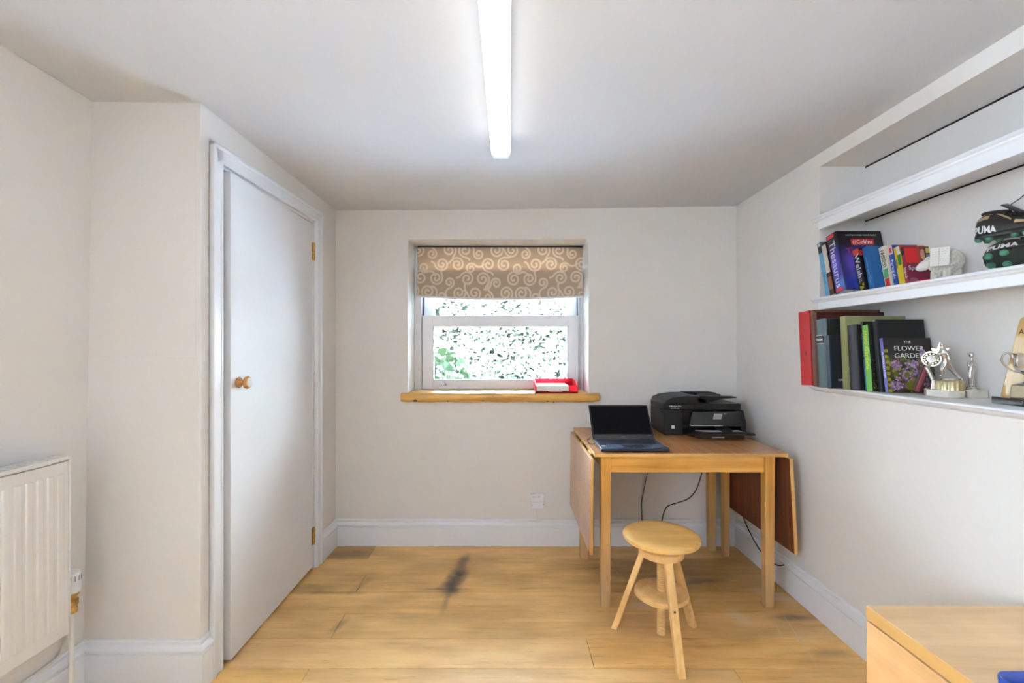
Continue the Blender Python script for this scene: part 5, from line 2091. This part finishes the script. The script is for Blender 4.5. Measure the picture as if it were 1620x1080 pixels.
# ------------------------------------------------------------------ lower shelf ornaments
# small maroon frame on an easel strut, seen edge-on
fr_dir = Vector((1.547, 1.746, 0)).normalized()
base_p = Vector((1.548, 1.724, S3 + .004))
fn = Vector((-fr_dir.y, fr_dir.x, 0))                 # faces far left
FM = Matrix(((fr_dir.x, fn.x, 0, base_p.x), (fr_dir.y, fn.y, 0, base_p.y), (0, 0, 1, base_p.z), (0, 0, 0, 1)))
FM = FM @ Matrix.Rotation(R(6), 4, 'Z') @ Matrix.Rotation(R(16), 4, 'X')
frm = thing('standing_picture', 'small maroon picture frame on a black strut, seen edge-on by the trophy', 'picture frame', FM)
m_mar = mat('maroon_leather', (.17, .018, .026), .4, noise=.15, nscale=80, bump=.1, bscale=200)
f = MB()
f.box(-.004, .062, -.008, .012, .004, .126)
f.build('frame_body', m_mar, frm, bevel=.006, seg=3, local=True)
f = MB()
f.box(.008, .050, .0115, .0130, .02, .110)
f.build('picture', mat('dark_picture', (.06, .05, .045), .3, noise=.4, nscale=40), frm, local=True)
f = MB()
f.hexa([(.020, -.058, .014), (.046, -.058, .014), (.046, -.054, .012), (.020, -.054, .012), (.024, -.012, .078), (.046, -.012, .078), (.046, -.007, .078), (.024, -.007, .078)])
f.build('easel_strut', m_black, frm, local=True)

m_marb = mat('cream_marble', (.74, .70, .62), .3, noise=.08, nscale=25, coat=.3)
m_gold = mat('pale_gold', (.62, .55, .34), .3, .8, noise=.15, nscale=120)
# darts trophy
dc = Vector((1.578, 1.640, S3))
dt = thing('darts_trophy', 'silver darts trophy with a round dartboard on a cream marble base', 'trophy', T(dc.x, dc.y, dc.z))
f = MB()
f.prism([(1.530, 1.668), (1.548, 1.604), (1.575, 1.592), (1.604, 1.598), (1.606, 1.668), (1.592, 1.698), (1.550, 1.700)][::1], S3 + .0003, S3 + .026)
f.build('marble_base', m_marb, dt, bevel=.003)
f = MB()
for i in range(24):
    pass
ring0, ring1, ring2 = [], [], []
for i in range(72):
    a = 2 * math.pi * i / 72
    r_ = .037 + .0016 * math.cos(a * 18)
    ring0.append((dc.x + .012 + r_ * 1.06 * math.cos(a), dc.y + r_ * 1.06 * math.sin(a), S3 + .026))
    ring1.append((dc.x + .012 + r_ * math.cos(a), dc.y + r_ * math.sin(a), S3 + .056))
    ring2.append((dc.x + .012 + .032 * math.cos(a), dc.y + .032 * math.sin(a), S3 + .061))
f.rings([ring0, ring1, ring2])
f.build('fluted_plinth', m_gold, dt, ang=60)
f = MB()
f.lathe([(.001, .061), (.026, .061), (.024, .066), (.012, .069), (.001, .070)], c=(dc.x + .012, dc.y, S3), n=32)
f.build('disc_cap', m_silver, dt)
# board, facing the camera
bc = px(1473.3, 567.5, 1.690)
view = Vector((bc.x, bc.y, 0)).normalized()
Bm = frame(bc, (view.y, -view.x, 0), (0, 0, 1))
f = MB(Bm)
f.lathe([(.001, -.004), (.0275, -.004), (.029, 0), (.0275, .003), (.001, .003)], n=40)
bd = f.build('dartboard', m_silver, dt)
f = MB(Bm)
for i in range(40):
    a0, a1 = R(i * 9), R(i * 9 + 9)
    r0, r1 = .0135, .0240
    f.face([f._v((r0 * math.cos(a0), r0 * math.sin(a0), .0034)), f._v((r1 * math.cos(a0), r1 * math.sin(a0), .0034)), f._v((r1 * math.cos(a1), r1 * math.sin(a1), .0034)), f._v((r0 * math.cos(a1), r0 * math.sin(a1), .0034))])
bmesh.ops.remove_doubles(f.bm, verts=f.bm.verts[:], dist=1e-6)
f.build('number_ring', m_dark, bd, smooth=False)
f = MB(Bm)
for i in range(12):
    a0, a1 = R(i * 30 + 4), R(i * 30 + 20)
    r0, r1 = .0160, .0215
    f.face([f._v((r0 * math.cos(a0), r0 * math.sin(a0), .0037)), f._v((r1 * math.cos(a0), r1 * math.sin(a0), .0037)), f._v((r1 * math.cos(a1), r1 * math.sin(a1), .0037)), f._v((r0 * math.cos(a1), r0 * math.sin(a1), .0037))])
f.build('board_segments', m_gold, bd, smooth=False)
f = MB(Bm)
f.lathe([(.001, .003), (.0125, .003), (.012, .0042), (.001, .0045)], n=24)
f.build('bullseye', mat('white_disc', (.75, .75, .74), .4, noise=.06, nscale=200), bd)
# star-burst ornament behind the board
sp = px(1487, 559, 1.676)
Sm = frame(sp, (view.y, -view.x, 0), (0, 0, 1))
star = []
for i in range(14):
    a = R(90 + i * 360 / 14)
    r_ = .033 if i % 2 == 0 else .019
    if i == 0:
        r_ = .046
    star.append((r_ * math.cos(a), r_ * math.sin(a)))
f = MB(Sm)
f.prism(star, -.004, .004)
f.build('star_burst', m_silver, dt, bevel=.001)


def P(u, v, Y=1.64):
    return px(u, v, Y)


# striding player: pelvis first
pv = [P(1498, 576), P(1495, 566), P(1493, 555), P(1491, 549), P(1490.5, 543), P(1506, 585), P(1519, 599, 1.63), P(1523, 600, 1.61), P(1490, 583), P(1492, 592), P(1487, 594),
      P(1501, 560, 1.62), P(1503, 570, 1.61), P(1485, 560), P(1479, 566, 1.67)]
pe = [(0, 1), (1, 2), (2, 3), (3, 4), (0, 5), (5, 6), (6, 7), (0, 8), (8, 9), (9, 10), (2, 11), (11, 12), (2, 13), (13, 14)]
pr = [.0105, .009, .0105, .0045, .0085, .0072, .0045, .0038, .0070, .0045, .0035, .0050, .0036, .0050, .0036]
skin_figure('player_figure', pv, pe, pr, m_silver, dt)
f = MB()
f.tube([P(1466, 582, 1.69), P(1472, 592, 1.68), P(1477, 601, 1.665)], [.0075, .0065, .006], 10)
f.tube([P(1477, 601, 1.665), Vector((P(1478, 610, 1.66).x, 1.66, S3 + .026))], [.006, .011], 12)
f.tube([P(1473, 574, 1.693), P(1466, 582, 1.69)], [.005, .007], 10)
f.build('board_stand', m_silver, dt)

# standing figure trophy
lx, ly_ = 1.652, 1.622
lt = thing('figure_trophy', 'small silver standing figure trophy on a cream marble block', 'trophy', T(lx, ly_, S3))
f = MB()
f.box(lx - .029, lx + .030, ly_ - .026, ly_ + .026, S3 + .0003, S3 + .027)
f.build('marble_base', m_marb, lt, bevel=.002)
f = MB()
f.lathe([(.001, .027), (.021, .027), (.022, .031), (.017, .034), (.013, .038), (.001, .039)], c=(lx - .004, ly_, S3), n=24)
f.build('foot_disc', m_silver, lt)
zz = S3 + .037
B0 = Vector((lx - .004, ly_, zz))
q = lambda x, y, z: B0 + Vector((x, y, z)) * 1.06
fv = [q(0, 0, .056), q(.001, 0, .070), q(.002, 0, .084), q(.001, 0, .092), q(0, 0, .099), q(-.005, -.002, .052), q(-.006, -.002, .030), q(-.004, 0, .004), q(-.008, -.008, .001),
      q(.006, .002, .052), q(.007, .002, .030), q(.006, .002, .004), q(.004, -.008, .001), q(-.010, -.002, .084), q(-.014, -.004, .072), q(-.004, -.011, .072), q(.012, .002, .084), q(.015, 0, .072), q(.005, -.010, .074)]
fe = [(0, 1), (1, 2), (2, 3), (3, 4), (0, 5), (5, 6), (6, 7), (7, 8), (0, 9), (9, 10), (10, 11), (11, 12), (2, 13), (13, 14), (14, 15), (2, 16), (16, 17), (17, 18)]
fr_ = [.0095, .0075, .0085, .0036, .0030, .0062, .0050, .0034, .0028, .0062, .0050, .0034, .0028, .0042, .0033, .0026, .0042, .0033, .0026]
fig = skin_figure('figure', fv, fe, fr_, m_silver, lt)
f = MB()
f.ball(q(0, -.001, .1075), .0072, .0078, .0088, n=14, m=10)
f.ball(q(0, -.0085, .107), .0016, .0022, .0024, n=8, m=6)
f.build('head', m_silver, fig)
f = MB()
f.ball(q(.0005, .002, .111), .0088, .0086, .0078, n=12, m=8)
f.build('hair', m_silver, fig)

# silver cup
cup_c = Vector((1.600, 1.405, S3))
KS = .80
cp = thing('cup_trophy', 'silver cup with looped handles on a square plinth and black base', 'trophy', T(cup_c.x, cup_c.y, S3))
f = MB()
f.box(-.058, .050, -.050, .050, .0003, .022, Matrix.Translation(cup_c) @ Matrix.Rotation(R(-6), 4, 'Z'))
f.build('black_base', m_gloss, cp, bevel=.002)
PMx = Matrix.Translation(cup_c) @ Matrix.Rotation(R(-6), 4, 'Z')
f = MB(PMx)
f.box(-.050, .012, -.0512, -.049, .004, .019)
f.build('name_plate', m_silver, cp)
f = MB(Matrix.Translation(cup_c) @ Matrix.Rotation(R(32), 4, 'Z'))
f.hexa([(-.032, -.032, .022), (.032, -.032, .022), (.032, .032, .022), (-.032, .032, .022), (-.029, -.029, .062), (.029, -.029, .062), (.029, .029, .062), (-.029, .029, .062)])
plm = f.build('plinth', mat('bronze_plinth', (.30, .24, .15), .45, .4, noise=.15, nscale=40), cp, bevel=.002)
f = MB(Matrix.Translation(cup_c) @ Matrix.Rotation(R(32), 4, 'Z'))
f.lathe([(.001, 0), (.015, 0), (.014, .002), (.001, .0025)], c=(0, 0, 0), n=28, M=Matrix.Translation((0, -.0303, .043)) @ Matrix.Rotation(R(86), 4, 'X'))
f.build('plinth_disc', mat('white_disc', (.75, .75, .74)), plm)
f = MB()
f.lathe([(.001, .068), (.026, .068), (.027, .072), (.018, .077), (.0085, .084), (.0065, .092), (.0095, .097), (.0065, .102), (.010, .108), (.024, .116), (.033, .126), (.0375, .142), (.0385, .158), (.037, .160), (.0375, .176), (.041, .190),
         (.0385, .190), (.0355, .176), (.0350, .146), (.029, .128), (.018, .118), (.001, .114)], n=40, M=Matrix.Translation(cup_c + Vector((0, 0, .062))) @ Matrix.Diagonal((KS, KS, KS, 1)) @ Matrix.Translation((0, 0, -.068)))
bowl = f.build('cup_bowl', m_silver, cp)
tw = math.atan2(cup_c.y, -cup_c.x) + math.pi / 2
sd = Vector((cup_c.y, -cup_c.x, 0)).normalized()
for s in (-1, 1):
    f = MB()
    pts_ = [(.022, .116), (.040, .124), (.058, .142), (.066, .164), (.062, .184), (.050, .192), (.042, .184), (.039, .172)]
    f.tube(spline([cup_c + sd * s * a * KS + Vector((0, 0, .062 + (b - .068) * KS)) for a, b in pts_], 7), .0026, 8)
    f.build('handle', m_silver, bowl)

# wooden award plaque leaning on the alcove's back
m_plq = wood('plaque_wood', (.55, .30, .07), (.66, .40, .115), (.72, .47, .16), 'Z', .4, fine=.6, coat=.3)
PLM = Matrix.Translation((1.668, 1.455, S3 + .001)) @ Matrix.Rotation(R(4), 4, 'Y')
plq = thing('wooden_plaque', 'tall tapering honey-coloured wooden plaque leaning behind the silver cup', 'plaque', PLM)
out = [(-.085, .0005), (.085, .0005), (.042, .262)]
for i in range(1, 12):
    a = math.pi * i / 12
    out.append((.042 * math.cos(a), .262 + .022 * math.sin(a)))
out.append((-.042, .262))
f = MB()
f.prism(out, -.009, .009, Matrix(((0, 0, -1, 0), (-1, 0, 0, 0), (0, 1, 0, 0), (0, 0, 0, 1))))
pb = f.build('plaque_board', m_plq, plq, bevel=.003, local=True)
mk = mat('burnt_print', (.10, .07, .035), .6, noise=.1)
lettering('plaque_print', [('AWARD', .026, frame((-.0095, -.002, .228), (0, -1, 0), (0, 0, 1)), .85)], mk, pb)
f = MB()
for rr0, z0_, a0, a1 in ((.048, .208, 55, 125), (.048, .254, 235, 305)):
    f.tube([(-.0095, -.009 - rr0 * math.cos(R(a)), z0_ + rr0 * math.sin(R(a)) * .8 + (-.004 if z0_ < .23 else .002)) for a in range(a0, a1 + 1, 6)], .0010, 5)
f.build('plaque_ring', mk, pb, local=True)
